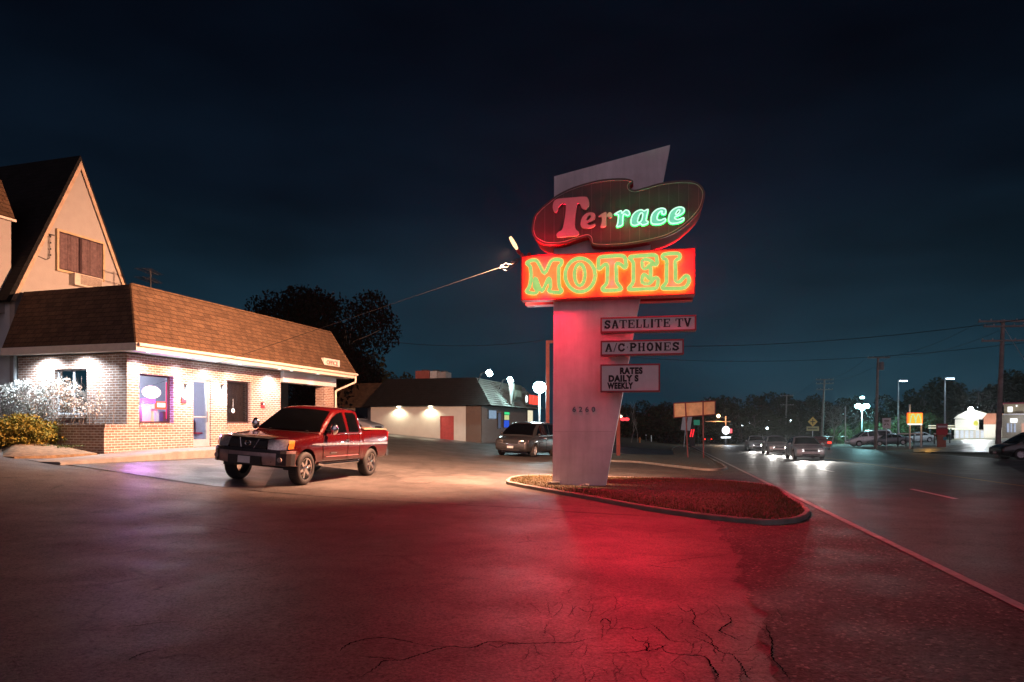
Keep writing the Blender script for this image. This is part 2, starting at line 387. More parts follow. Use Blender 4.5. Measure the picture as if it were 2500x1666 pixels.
def inset(pl, d):
    """pull a closed 2-D outline in by d"""
    k = len(pl); A = sum(pl[i][0] * pl[(i + 1) % k][1] - pl[(i + 1) % k][0] * pl[i][1] for i in range(k)); sg = 1 if A > 0 else -1; out = []
    for i in range(k):
        a = Vector(pl[i - 1][:2]); b = Vector(pl[i][:2]); c = Vector(pl[(i + 1) % k][:2]); t = (c - a)
        if t.length < 1e-6: out.append((b.x, b.y)); continue
        t.normalize(); nrm = Vector((-t.y, t.x)) * sg; q = b + nrm * d; out.append((q.x, q.y))
    return out
M_grass = pm('winter verge grass', (.060, .048, .028), .95, var=.5, scale=9, bmp=.8)
def blades(pl, n, h, seed, inner, zf):
    """short blades over an outline (2-D even-odd)"""
    rnd = random.Random(seed); m = MB()
    x0 = min(p[0] for p in pl); x1 = max(p[0] for p in pl); y0 = min(p[1] for p in pl); y1 = max(p[1] for p in pl)
    c = 0
    while c < n:
        x = rnd.uniform(x0, x1); y = rnd.uniform(y0, y1); ins = False
        for i in range(len(pl)):
            a, b = pl[i], pl[i - 1]
            if (a[1] > y) != (b[1] > y) and x < (b[0] - a[0]) * (y - a[1]) / (b[1] - a[1]) + a[0]: ins = not ins
        c += 1
        if not ins: continue
        a = rnd.uniform(0, 6.28); hh = h * rnd.uniform(.4, 1.3); w = .012; z = zf(x, y)
        dx, dy = math.cos(a) * w, math.sin(a) * w; lx, ly = rnd.uniform(-.6, .6) * hh, rnd.uniform(-.6, .6) * hh
        m.v += [(x - dx, y - dy, z - .01), (x + dx, y + dy, z - .01), (x + lx, y + ly, z + hh)]; k = len(m.v); m.f.append((k - 3, k - 2, k - 1))
    return m
def island(outline, kerb_w, kerb_h, dome, nb, seed):
    """outline: pixel points of the kerb foot in the photo"""
    pl = [(p.x, p.y) for p in (G(*q) for q in outline)]
    pl = smooth_poly(pl, 6); rj = random.Random(seed); pl = [(p[0] + rj.uniform(-.018, .018), p[1] + rj.uniform(-.018, .018)) for p in pl]
    inn = inset(pl, kerb_w)
    m = MB()
    def z(p, dz): return (p[0], p[1], T(p[0], p[1]) + dz)
    b1 = inset(pl, .02); b2 = inset(pl, kerb_w - .02)
    m.grid([[z(p, -.05) for p in pl], [z(p, kerb_h - .02) for p in pl], [z(p, kerb_h) for p in b1], [z(p, kerb_h) for p in b2], [z(p, kerb_h - .02) for p in inn], [z(p, .0) for p in inn]], True)
    struct('kerb', m, M_conc, smooth=40)
    cx = sum(p[0] for p in inn) / len(inn); cyy = sum(p[1] for p in inn) / len(inn)
    m = MB(); rows = []
    for k in range(9):
        t = k / 8.0; rows.append([z((p[0] + (cx - p[0]) * t * .985, p[1] + (cyy - p[1]) * t * .985), kerb_h - .03 + dome * (1 - (1 - t) ** 2)) for p in inn])
    m.grid(rows, True); struct('verge', m, M_grass, smooth=40)
    def zf(x, y):
        # radial depth from the rim, close enough for blades
        return T(x, y) + kerb_h - .03 + dome * .5
    tag(blades(inn, nb, .05, seed, None, lambda x, y: T(x, y) + kerb_h - .03).build('grass', M_blade, fix=False), kind='stuff')
M_blade = leafmat('dry grass blades', (.085, .07, .03), (.19, .15, .075))
island([(1236, 1180), (1262, 1189), (1366, 1208), (1470, 1227), (1587, 1249), (1680, 1263), (1752, 1272), (1863, 1283), (1940, 1279), (1976, 1262), (1966, 1243), (1930, 1219), (1885, 1192), (1760, 1179), (1620, 1173), (1490, 1170), (1380, 1167), (1270, 1168)], .10, .10, .03, 42000, 3)
island([(1478, 1126), (1560, 1131), (1660, 1143), (1720, 1150), (1767, 1149), (1772, 1141), (1742, 1124), (1707, 1105), (1684, 1094), (1655, 1091), (1640, 1098), (1650, 1112), (1610, 1118), (1540, 1113), (1486, 1111)], .11, .10, .05, 14000, 4)
# far driveway beyond the second verge and the side street
struct('side_street', strip(-30, -.3, 46, 66, .012, 1.5, 2), M_new, smooth=30)
# newer asphalt in front of the office and the tar seam where it meets the old lot
def ground_poly(px, dz):
    return [(p.x, p.y) for p in (G(*q) for q in px)]
def ribbon(px, w, dz, seed, taper=True, closed=False, n=5, jit=.02):
    rnd = random.Random(seed); pts = [G(*q) for q in px]
    pts = smooth_poly([(p.x, p.y) for p in pts], n, closed)
    m = MB(); rows = []; k = len(pts)
    for i, p in enumerate(pts):
        a = pts[max(i - 1, 0)]; b = pts[min(i + 1, k - 1)]; t = Vector((b[0] - a[0], b[1] - a[1]))
        if t.length < 1e-6: continue
        t.normalize(); nn = Vector((-t.y, t.x)); q = Vector(p[:2]) + nn * rnd.uniform(-jit, jit)
        ww = w * (.42 if False else 1) * rnd.uniform(.55, 1.3) * (min(1, 4 * i / k + .15, 4 * (k - 1 - i) / k + .15) if taper else 1)
        l = q - nn * ww / 2; r = q + nn * ww / 2
        rows.append([(l.x, l.y, T(l.x, l.y) + dz), (r.x, r.y, T(r.x, r.y) + dz)])
    m.grid(rows); return m
M_tar = pm('tar in the joints', (.004, .004, .004), .9, var=.4, scale=8, spec=.0)
seam = [(60, 1124), (166, 1136), (330, 1160), (497, 1185), (660, 1203), (829, 1217), (1010, 1228), (1180, 1237), (1300, 1243), (1420, 1253), (1560, 1260)]
pl = [(p.x, p.y) for p in (G(*q) for q in seam[:8])]
far = [(p.x, p.y) for p in (G(*q) for q in [(1180, 1180), (1000, 1155), (930, 1140), (900, 1105), (700, 1090), (530, 1090), (330, 1105), (150, 1122)])]
# patch built as rows between the seam and the walk
m = MB(); rows = []
near = [G(*q) for q in [(110, 1129), (166, 1136), (330, 1160), (430, 1175), (560, 1192), (640, 1201)]]
farr = [G(*q) for q in [(120, 1128), (170, 1128), (330, 1108), (430, 1103), (560, 1094), (700, 1084)]]
for a, b in zip(smooth_poly([tuple(p) for p in near], 4, False), smooth_poly([tuple(p) for p in farr], 4, False)):
    rows.append([(a[0] + (b[0] - a[0]) * t, a[1] + (b[1] - a[1]) * t, 0) for t in [k / 6 for k in range(7)]])
rows = [[(x, y, T(x, y) + .006) for x, y, _ in r] for r in rows]
m.grid(rows); struct('asphalt_patch', m, M_new, smooth=30)
struct('tar_seam', ribbon(seam, .035, .011, 5, taper=False, jit=.02, n=8), M_tar)
def zz(x0, x1, sc=.5525, ox=0, oy=1050): return None
def z8(*p): return [(x * .5525, 1050 + y * .5525) for x, y in p]            # pixel lists read in enlarged views
def z7(*p): return [(1200 + x * .5525, 1100 + y * .5525) for x, y in p]
cr = [z7((0, 858), (120, 860), (260, 858), (360, 855), (430, 838)), z7((700, 770), (740, 800), (760, 820), (800, 850), (880, 855)), z7((880, 830), (940, 850), (1000, 880), (980, 890), (1000, 915)),
      z7((760, 880), (770, 900), (850, 912), (940, 920), (970, 960), (1000, 1000), (990, 1023)), z7((1050, 900), (1090, 940), (1110, 970), (1130, 1010), (1150, 1023)), z7((480, 905), (560, 905), (680, 890), (690, 860), (640, 850), (610, 820)),
      z7((680, 870), (690, 895), (740, 885), (770, 868)), z7((880, 790), (960, 830), (980, 870), (1040, 905), (1240, 908)), z7((700, 510), (800, 495), (900, 480), (1000, 470), (1060, 462)), z7((700, 512), (760, 522), (840, 525)),
      z7((1200, 760), (1240, 850), (1240, 920), (1290, 980), (1320, 1023)), z7((880, 700), (900, 740), (890, 770), (930, 800)), z7((480, 770), (500, 750), (530, 770)), z7((930, 405), (1000, 410), (1070, 408)), z7((820, 690), (860, 720), (900, 700)),
      z7((1040, 730), (1060, 760), (1010, 800), (1060, 830), (1100, 850)), z7((560, 800), (600, 790), (640, 800), (700, 785)), z7((380, 700), (420, 720), (470, 715)),
      z8((1580, 1110), (1660, 1060), (1700, 1030), (1780, 1025), (1860, 1000), (1980, 968), (2090, 970), (2160, 945), (2280, 950), (2353, 955)), z8((2160, 955), (2200, 970), (2240, 955), (2300, 960)), z8((1880, 962), (1980, 970)), z8((1500, 985), (1560, 945), (1700, 925), (1880, 960)),
      z8((600, 440), (700, 430), (850, 425), (960, 435), (1100, 460), (1210, 468)), z8((520, 880), (620, 870), (700, 860), (830, 850)), z8((560, 1030), (620, 1000), (700, 980)), z8((1600, 1010), (1750, 1022))]
rw = random.Random(31)
for _ in range(80):                                                     # the finer web between the main cracks
    x, y = rw.uniform(150, 1250), rw.uniform(640, 1000); a = rw.uniform(-.5, .5) if rw.random() < .5 else rw.uniform(1.0, 2.1); c = [(x, y)]
    for k in range(rw.randint(3, 6)): a += rw.uniform(-.9, .9) * .7; x += math.cos(a) * 24; y += math.sin(a) * 17; c.append((x, y))
    cr.append(z7(*c))
m = MB()
for i, c in enumerate(cr):
    r_ = ribbon(c, (.0095 if i % 3 else .014) if i < 26 else .0045, .012 + .0006 * (i % 7), 20 + i, n=14, jit=.007); n = len(m.v); m.v += r_.v; m.f += [tuple(q + n for q in f_) for f_ in r_.f]
tag(struct('pavement_cracks', m, M_tar))
# ================================================================ motel office
Z0 = 0.72
MO = Vector((-11.28, 20.0, Z0)); MA = math.atan2(.96, .28)
MD = Vector((.28, .96, 0)).normalized(); MI = Vector((-MD.y, MD.x, 0))      # along the front wall, into the building
def frame_hit(px, py, O, ux, uy, x=None, y=None):
    """photo point on a plane x=const or y=const of a frame -> local x, y, z"""
    d = ray(px, py); c = Vector((0, 0, H)) - O
    cl = Vector((c.dot(ux), c.dot(uy), c.z)); dl = Vector((d.dot(ux), d.dot(uy), d.z))
    t = (x - cl.x) / dl.x if x is not None else (y - cl.y) / dl.y
    return cl + dl * t
def MH(px, py, x=None, y=None): return frame_hit(px, py, MO, MD, MI, x, y)
def MW(x, y, z): return MO + MD * x + MI * y + Vector((0, 0, z))
motel = thing('motel_office', 'single storey brick motel office with orange lit mansard roof and glowing soffit', 'motel office', MO, MA)
M_brick = brick('tan red brick', (.31, .185, .135), (.22, .125, .09), (.56, .53, .50))
M_roof = shingle('brown asphalt shingle', (.118, .070, .040), (.084, .049, .028))
M_soff = pm('white soffit board', (.62, .63, .64), .5, var=.05)
WT = 2.86; XE = MH(685, 960, y=0).x
w1a, w1b = MH(340, 912, y=0), MH(424, 1033, y=0); w1z0 = MH(340, 1033, y=0).z; w1z1 = w1a.z
da, db = MH(472, 925, y=0), MH(515, 1089, y=0); dz1 = da.z
w2a, w2b = MH(554, 928, y=0), MH(612, 1033, y=0); w2z0 = MH(554, 1033, y=0).z; w2z1 = w2a.z
def wall_with(name, x0, x1, z0, z1, y0, y1, holes, m, parent, axis='x'):
    mb = MB(); xs_ = [x0]
    for h in sorted(holes): xs_ += [h[0], h[1]]
    xs_.append(x1)
    def bx(a, b, c, d):
        if b - a < 1e-4 or d - c < 1e-4: return
        if axis == 'x': mb.box((a, y0, c), (b, y1, d))
        else: mb.box((y0, a, c), (y1, b, d))
    for i in range(0, len(xs_), 2): bx(xs_[i], xs_[i + 1], z0, z1)
    for h in holes: bx(h[0], h[1], z0, h[2]); bx(h[0], h[1], h[3], z1)
    return mb.build(name, m, parent)
wall_with('front_wall', 0, XE, -.5, WT, 0, .24, [(w1a.x, w1b.x, w1z0, w1z1), (da.x, db.x, 0.02, dz1), (w2a.x, w2b.x, w2z0, w2z1)], M_brick, motel)
sy0, sy1 = MH(212, 905, x=0).y, MH(133, 905, x=0).y; sz0, sz1 = MH(175, 1012, x=0).z, MH(175, 901, x=0).z
YL = MH(44, 905, x=0).y
wall_with('side_wall', .242, YL, -.5, WT, 0, .24, [(sy0, sy1, sz0, sz1)], M_brick, motel, 'y')
MB().box((.242, YL - .24, -.5), (XE, YL, WT)).build('back_wall', M_brick, motel)
wall_with('end_wall', .242, YL - .242, -.5, WT, XE - .24, XE, [], M_brick, motel, 'y')
# rowlock sills
mb = MB()
for a, b, z in ((w1a.x, w1b.x, w1z0), (w2a.x, w2b.x, w2z0)):
    x = a
    mb = MB().box((a, -.02, z - .12), (b, -.001, z - .003))
    while x < b - .02: mb.box((x, -.035, z - .115), (min(x + .066, b), -.002, z - .004)); x += .076
    mb.build('rowlock_sill', M_brick, motel)
y = sy0; mb = MB().box((-.02, sy0, sz0 - .12), (-.001, sy1, sz0 - .003))
while y < sy1: mb.box((-.035, y, sz0 - .115), (-.002, y + .066, sz0 - .004)); y += .076
mb.build('rowlock_sill', M_brick, motel)
# eaves, soffit, fascia
EF, EL, EZ = .94, .60, 2.90         # front and side overhang, soffit height
XR = MH(868, 915, y=-EF).x          # far end of the eave
YB = YL + .35
mb = MB().box((-EL, -EF, EZ), (XR, 4.9, EZ + .05)); mb.build('soffit', M_soff, motel)
mb = MB(); fz0, fz1 = EZ - .05, EZ + .17
mb.box((-EL - .03, -EF - .03, fz0), (XR + .03, -EF - .001, fz1)); mb.box((-EL - .03, -EF + .001, fz0), (-EL - .001, MH(4, 850, x=-EL).y, fz1)); mb.box((XR + .001, -EF + .001, fz0), (XR + .03, 4.9, fz1))
mb.tube([(-EL, -EF - .075, fz1 - .05), (XR + .03, -EF - .075, fz1 - .05)], .055, 8)
mb.build('fascia', M_trim, motel)
RT = 4.92; sf, slf, se = 1.0, .80, .50
YT = MH(58, 690, x=-EL + slf).y; YB2 = MH(4, 850, x=-EL).y
b0, b1, b2, b3 = (-EL, -EF, EZ + .16), (XR, -EF, EZ + .16), (XR, 4.9, EZ + .16), (-EL, YB2, EZ + .16)
t0, t1, t2, t3 = (-EL + slf, -EF + sf, RT), (XR - se, -EF + sf, RT), (XR - se, 4.1, RT), (-EL + slf, YT, RT)
mb = MB()
def face_grid(mb, a, b, c, d, nu=24, nv=8):
    a, b, c, d = map(Vector, (a, b, c, d))
    mb.grid([[(a.lerp(b, i / nu)).lerp(d.lerp(c, i / nu), j / nv) for i in range(nu + 1)] for j in range(nv + 1)])
face_grid(mb, b0, b1, t1, t0); face_grid(mb, b1, b2, t2, t1, 6); face_grid(mb, b3, b0, t0, t3, 6); mb.quad(t0, t1, t2, t3); mb.quad(b2, b3, t3, t2)
roof = mb.build('roof', M_roof, motel)
mb = MB(); mb.tube([b0, t0], .05, 6); mb.tube([b1, t1], .05, 6); mb.tube([t0, t1], .05, 6); mb.build('ridge_cap', M_roof, roof)
# porch at the far end: back wall, beam and column
c0, c1 = MH(793, 960, y=-.1), MH(815, 960, y=-.1)
mb = MB().box((c0.x, -.1, -.5), (c1.x, .36, WT - .42)); mb.build('porch_column', M_brick, motel)
mb = MB().box((XE + .002, -.13, WT - .40), (c1.x + .15, .38, WT + .03)); mb.build('porch_beam', M_soff, motel)
mb = MB().box((XE + .9, 3.2, -.5), (XE + 2.1, 3.4, WT)); mb.box((XE + .002, 3.42, -.5), (XE + 5.5, 3.62, WT)); mb.build('porch_wall', pm('dark porch wall', (.10, .05, .035), .8), motel)
# downspout at the far corner
p0, p1, p2 = Vector((XR - .12, -EF - .07, EZ + .05)), Vector((XR - .12, -EF - .07, EZ - .22)), Vector((c1.x + .06, -.16, EZ - .62))
mb = MB().tube([p0, p1 + Vector((0, 0, .05)), p1, p1.lerp(p2, .06), p2.lerp(p1, .06), p2, Vector((p2.x, p2.y, -.4))], .045, 8); mb.build('downspout', M_trim, motel)
mb = MB().tube([(-.06, YL + .04, WT + .1), (-.06, YL + .04, -.3)], .05, 8); mb.build('downspout', pm('pale blue downspout', (.45, .52, .55), .5), motel)
# windows
M_frame = pm('dark bronze frame', (.045, .022, .024), .45, .2, var=.2)
M_frame_w = pm('white window frame', (.55, .58, .62), .45, var=.06)
M_pane = glass('office window glass', clear=.93)
M_smoke = glass('smoked window glass', (.012, .012, .014), clear=.30)
def window(name, a, b, z0, z1, yy, mf, mp, parent, bars=1, axis='x', fw=.05, label=None):
    mb = MB()
    def bx(u0, u1, v0, v1, d0=0, d1=.06):
        if axis == 'x': mb.box((u0, yy + d0, v0), (u1, yy + d1, v1))
        else: mb.box((yy + d0, u0, v0), (yy + d1, u1, v1))
    bx(a, b, z0, z0 + fw); bx(a, b, z1 - fw, z1); bx(a, a + fw, z0 + fw + .001, z1 - fw - .001); bx(b - fw, b, z0 + fw + .001, z1 - fw - .001)
    for i in range(bars):
        u = a + (b - a) * (i + 1) / (bars + 1); bx(u - fw / 2, u + fw / 2, z0 + fw + .001, z1 - fw - .001, .01, .05)
    o = mb.build(name, mf, parent)
    q = MB()
    if axis == 'x': q.quad((a + fw, yy + .03, z0 + fw), (b - fw, yy + .03, z0 + fw), (b - fw, yy + .03, z1 - fw), (a + fw, yy + .03, z1 - fw))
    else: q.quad((yy + .03, a + fw, z0 + fw), (yy + .03, b - fw, z0 + fw), (yy + .03, b - fw, z1 - fw), (yy + .03, a + fw, z1 - fw))
    q.build('pane', mp, o)
    if label: o['label'] = label
    return o
window('window', w1a.x, w1b.x, w1z0, w1z1, .16, M_frame, M_pane, motel, 0, label='bright window full of neon signs')
window('window', w2a.x, w2b.x, w2z0, w2z1, .10, M_frame, M_smoke, motel, 0, label='dark curtained window with a round sticker')
window('window', sy0, sy1, sz0, sz1, .10, M_frame_w, M_smoke, motel, 1, 'y', label='side window behind the white bush')
mb = MB()
for i in range(46):
    x = w2a.x + .02 + (w2b.x - w2a.x - .04) * i / 45; mb.v += [(x, .34 + .035 * math.sin(i * 1.5), w2z0), (x, .34 + .03 * math.sin(i * 1.5 + .3), w2z1)]
mb.f = [(2 * i, 2 * i + 2, 2 * i + 3, 2 * i + 1) for i in range(45)]
mb.build('curtain', pm('brown curtain', (.22, .13, .09), .9, var=.25), motel, smooth=60)
# glazed door
mb = MB(); fw = .07
mb.box((da.x, .06, .03), (da.x + fw, .14, dz1)); mb.box((db.x - .14, .06, .03), (db.x, .14, dz1)); mb.box((da.x + fw + .001, .06, dz1 - .09), (db.x - .141, .14, dz1)); mb.box((da.x + fw + .001, .06, .03), (db.x - .141, .14, .27)); mb.box((da.x + fw + .001, .075, 1.0), (db.x - .141, .125, 1.05))
door = mb.build('door', M_alu, motel)
MB().quad((da.x + fw, .10, .27), (db.x - .14, .10, .27), (db.x - .14, .10, dz1 - .09), (da.x + fw, .10, dz1 - .09)).build('pane', M_pane, door)
MB().tube([(db.x - .20, .05, .85), (db.x - .20, -.01, .85), (db.x - .20, -.01, 1.2), (db.x - .20, .05, 1.2)], .015, 6).build('handle', M_chrome, door)
# lit room behind the glass
mb = MB(); ri = (.26, .26, XE - .26, YL - .26)
mb.quad((ri[0], 2.4, 0), (w2a.x - .3, 2.4, 0), (w2a.x - .3, 2.4, WT), (ri[0], 2.4, WT)); mb.quad((w2a.x - .3, .26, 0), (w2a.x - .3, 2.4, 0), (w2a.x - .3, 2.4, WT), (w2a.x - .3, .26, WT)); mb.quad((ri[0], ri[1], .01), (ri[2], ri[1], .01), (ri[2], ri[3], .01), (ri[0], ri[3], .01)); mb.quad((ri[0], ri[1], 2.62), (ri[2], ri[1], 2.62), (ri[2], ri[3], 2.62), (ri[0], ri[3], 2.62))
mb.build('lobby_interior', pm('pale blue lobby paint', (.50, .53, .62), .6, var=.06), motel)
mb = MB().box((1.0, 1.2, 2.56), (2.2, 1.5, 2.615)); mb.build('ceiling_light', em('fluorescent', (.85, .92, 1.0), 5), motel)
lamp('lobby_lamp', 'POINT', 170, (.80, .88, 1.0), MW(1.7, 1.3, 2.3), None, motel, .25)
# soffit downlights: recessed can + lamp
def down(x, y, pw, col=(.80, .90, 1.0), sp_=98, tgt=None):
    r = MB().lathe([(.10, 0), (.085, -.006), (.07, .01)], Matrix.Translation((x, y, EZ - .004)), 14); o = r.build('recessed_light', M_soff, motel)
    q = MB().lathe([(0.001, -.002), (.07, -.002)], Matrix.Translation((x, y, EZ - .003)), 14); q.build('bulb', em('downlight lens', (.86, .94, 1), 8), o)
    lamp('downlight', 'SPOT', pw, col, MW(x, y, EZ - .04), MW(x + (tgt or (0, 0))[0], y + (tgt or (0, 0))[1], 0), motel, .05, sp_, .9)
for px in (123, 211): h = MH(px, 880, x=0); down(-.44, h.y, 560, sp_=150, tgt=(.55, 0))
down(-.34, MH(275, 880, x=0).y, 60, sp_=100)
for px, k in ((330, 230), (430, 150), (497, 150), (556, 70), (655, 300)): h = MH(px, 900, y=0); down(h.x, -.50, k * 1.0, sp_=125, tgt=(0, .6))
for px, yy in ((712, .9), (776, .7)): h = MH(px, 878, y=-.45); down(h.x, -.45, 22, sp_=110)
down(XE + 1.1, 1.2, 20, sp_=120)
# wall sconces either side of the door: things of their own
def sconce(px, py, which):
    h = MH(px, py, y=0); o = thing('wall_sconce', which, 'wall light', MW(h.x, 0, h.z), MA, 'wall lights beside the office door')
    MB().box((-.05, -.03, -.09), (.05, 0, .10)).build('back_plate', M_dark, o)
    MB().tube([(0, -.02, .08), (0, -.10, .11), (0, -.13, .06)], .012, 6).build('arm', M_dark, o)
    MB().lathe([(.001, -.11), (.05, -.10), (.065, -.02), (.05, .05), (.001, .06)], Matrix.Translation((0, -.13, 0)), 14).build('glass_shade', em('sconce glass', (.88, .95, 1), 9), o, smooth=60)
    lamp('sconce_lamp', 'POINT', 75, (.82, .92, 1.0), MW(h.x, -.16, h.z - .2), None, o, .05)
sconce(452, 946, 'glowing white wall light left of the office door'); sconce(541, 947, 'glowing white wall light right of the office door')
# placards
M_red = pm('red sign paint', (.55, .02, .03), .45, var=.12); M_pwhite = pm('sign white', (.75, .73, .72), .5, var=.06)
def placard(px, py, lab, w=.22, h_=.24):
    h = MH(px, py, y=0); o = thing('wall_placard', lab, 'sign', MW(h.x, -.003, h.z), MA, 'red placards on the office wall')
    MB().box((-w / 2, -.02, -h_ / 2), (w / 2, 0, h_ / 2)).build('panel', M_red, o)
    MB().box((-w / 2, -.022, 0.0), (w / 2 - .11, -.0205, h_ / 2 - .02)).build('dark_field', M_black, o)
    MB().lathe([(.001, 0), (.045, 0)], Matrix.Translation((.05, -.022, .05)) @ Matrix.Rotation(R(90), 4, 'X'), 16).build('white_disc', M_pwhite, o)
placard(448, 976, 'red placard with white disc between the bright window and the door'); placard(641, 990, 'red placard with white disc right of the dark window')
h = MH(569, 1003, y=.06); o = thing('round_window_sign', 'round white sign with red stripe hanging in the dark window', 'sign', MW(h.x, .06, h.z), MA)
MB().lathe([(.001, -.004), (.085, -.004), (.085, .004), (.001, .004)], Matrix.Rotation(R(90), 4, 'X'), 20).build('disc', em('lit sticker', (.9, .85, .9), .55, (.7, .7, .7)), o)
MB().box((-.06, -.008, -.02), (.06, -.0045, .02), Matrix.Rotation(R(28), 4, 'Y')).build('stripe', M_red, o)
MB().tube([(0, 0, .085), (0, 0, .42)], .004, 4).build('cord', M_pwhite, o)
# things in the lobby window
o = thing('oval_neon_sign', 'glaring white oval neon sign with purple glow in the office window', 'neon sign', MW(*MH(368, 958, y=.42)), MA)
MB().ball((0, 0, 0), 1, 20, (.34, .02, .17)).build('face', em('neon white', (1, .93, .97), 3.2), o, smooth=60)
MB().tube([(.36 * math.cos(a), -.03, .185 * math.sin(a)) for a in [k * .2618 for k in range(24)]], .012, 6, True).build('tube', em('neon pink', (1, .55, .6), 6), o)
MB().box((-.38, -.02, -.34), (.16, .02, -.20)).build('purple_panel', em('neon purple', (.32, .07, .95), 5.0), o)
lamp('neon_lamp', 'POINT', 110, (.55, .18, 1), MW(*(MH(355, 985, y=.30))), None, o, .08)
o = thing('red_window_sign', 'red lit sign with white centre low in the office window', 'neon sign', MW(*MH(392, 990, y=.40)), MA)
MB().box((-.22, -.02, -.12), (.22, .02, .12)).build('panel', em('sign red glow', (1, .10, .03), 2.4), o); MB().box((-.165, -.028, -.06), (.165, -.021, .075)).build('white_field', em('sign white glow', (1, .9, .85), 2.2), o)
MB().box((.27, -.05, -.42), (.31, .05, .75)).build('red_tube_strip', em('red strip glow', (1, .03, .12), 2.0), o)
lamp('red_neon_lamp', 'POINT', 9, (1, .12, .25), MW(*(MH(405, 985, y=.28))), None, o, .08)
for px, py, w, hh, c, lab in ((350, 1014, .36, .42, (.62, .36, .32), 'salmon box low in the office window'), (369, 1016, .34, .36, (.48, .42, .30), 'tan box behind the office window'), (383, 1018, .34, .30, (.20, .36, .40), 'teal box below the red window sign'), (400, 1018, .20, .30, (.30, .24, .20), 'brown box by the right window jamb')):
    h = MH(px, py, y=.62); o = MB().box((-w / 2, -.1, -.6), (w / 2, .12, hh - .14)).build('display_box', pm('box ' + lab, c, .7, var=.1), None, loc=MW(h.x, .62 + random.uniform(-.05, .05), h.z)); o.rotation_euler.z = MA; tag(o, lab, 'box')
h = MH(488, 1030, y=1.0); o = thing('red_chair', 'red chair with metal legs seen through the glass door', 'chair', MW(h.x, 1.0, .012), MA + .5)
MB().box((-.22, -.2, .43), (.22, .22, .48)).build('seat', M_red, o); MB().box((-.21, .19, .55), (.21, .23, .92)).build('backrest', M_red, o)
for sx in (-.2, .2):
    for sy in (-.18, .2): MB().tube([(sx, sy, 0), (sx, sy, .9 if sy > 0 else .43)], .014, 6).build('leg', M_chrome, o)
h = MH(495, 995, y=1.3); o = MB().box((-.17, -.12, -.16), (.17, .12, .16)).build('cardboard_box', pm('cardboard', (.45, .38, .22), .8), loc=MW(h.x, 1.3, h.z)); o.rotation_euler.z = MA; tag(o, 'tan cardboard box on the shelf behind the glass door', 'box')
o = MB().box((-.4, -.16, -.9), (.4, .2, 0)).build('counter', pm('dark counter', (.04, .05, .07), .5), loc=MW(h.x, 1.31, h.z - .165)); o.rotation_euler.z = MA; tag(o, 'dark counter under the cardboard box behind the door', 'counter')
# roof sign box
h = MH(808, 887, y=-EF + .18); o = thing('office_sign', 'small white OFFICE sign box on the shingled roof', 'sign', MW(h.x, -EF + .18, h.z), MA)
MB().box((-.62, -.06, -.17), (.62, .45, .17)).build('box', pm('sign box', (.62, .55, .50), .5), o)
def text(body, size, m, parent, loc, rot=(R(90), 0, 0), ext=.004, bold=0.0, sx=1.0, name='lettering', align='CENTER', space=1.0):
    cu = bpy.data.curves.new('t', 'FONT'); cu.body = body; cu.size = size; cu.extrude = ext; cu.offset = bold; cu.align_x = align; cu.align_y = 'CENTER'; cu.space_character = space
    t = bpy.data.objects.new('t', cu); COL.objects.link(t)
    me = bpy.data.meshes.new_from_object(t.evaluated_get(bpy.context.evaluated_depsgraph_get())); bpy.data.objects.remove(t); bpy.data.curves.remove(cu)
    me.materials.clear(); me.materials.append(m); o = bpy.data.objects.new(name, me); COL.objects.link(o); o.parent = parent; o.location = loc; o.rotation_euler = rot; o.scale = (sx, 1, 1); return o
M_ink = pm('black sign ink', (.012, .010, .011), .6, var=.2)
text('OFFICE', .24, pm('faded sign ink', (.20, .10, .08), .6), o, (0, -.064, -.005), bold=.006, sx=1.15)
# planter wall and beds
PX = MH(254, 1100, y=0).x
PZ = 1.5 - Z0 + (HY - 1037) / F * 19.3
mb = MB().box((PX, 0.0, -.6), (-.002, .2, PZ)); mb.box((PX, .202, -.6), (PX + .2, 3.6, PZ)); pl_ = tag(mb.build('planter_wall', M_brick, None, loc=MO), 'low brick planter wall below the white bush', 'planter'); pl_.rotation_euler.z = MA
mb = MB(); x = PX
while x < -.05: mb.box((x, -.03, PZ - .10), (x + .066, .0 - .002, PZ + .005)); x += .076
mb.build('rowlock_cap', M_brick, pl_)
MB().quad((PX + .2, .2, PZ - .1), (0, .2, PZ - .1), (0, 4, PZ - .1), (PX + .2, 4, PZ - .1)).build('soil', pm('planter soil', (.05, .04, .03), .9, bmp=.6), pl_)
# walk along the front
mb = MB(); W1 = 1.5
rows = []
for t in frange(-3.4, 13.0, .4):
    z = max(-.04, 0) if t > 0 else -.03 + .045 * t * .6
    a = MW(t, -W1, z); b = MW(t, -.003, z) if t > PX else MW(t, -.05, z)
    rows.append([(a.x, a.y, T(a.x, a.y) - .05), (a.x, a.y, a.z - .03), (a.x + (b.x - a.x) * .03, a.y + (b.y - a.y) * .03, a.z), tuple(a.lerp(b, .5)), tuple(b), (b.x, b.y, b.z - .2)])
mb.grid(rows); mb.quad(*rows[0]); struct('front_walk', mb, M_conc, smooth=40)
bed = [(-12.25, 16.8), (-13.5, 17.9), (-14.9, 19.3), (-17.5, 21.5), (-16.5, 22.5), (-14.4, 20.7), (-12.9, 19.7), (-11.75, 19.0), (-11.45, 18.6)]
mb = MB(); bp = smooth_poly(bed, 3); bc = (-13.9, 19.3)
mb.grid([[(p[0] + (bc[0] - p[0]) * t * .98, p[1] + (bc[1] - p[1]) * t * .98, dz) for p in bp] for t, dz in ((0, .45), (0, .70), (.06, .72), (.35, .84), (.65, .94), (1, 1.0))], True)
struct('planting_bed', mb, pm('bare mulch soil', (.22, .15, .085), .95, var=.45, scale=7, bmp=.9), smooth=50)
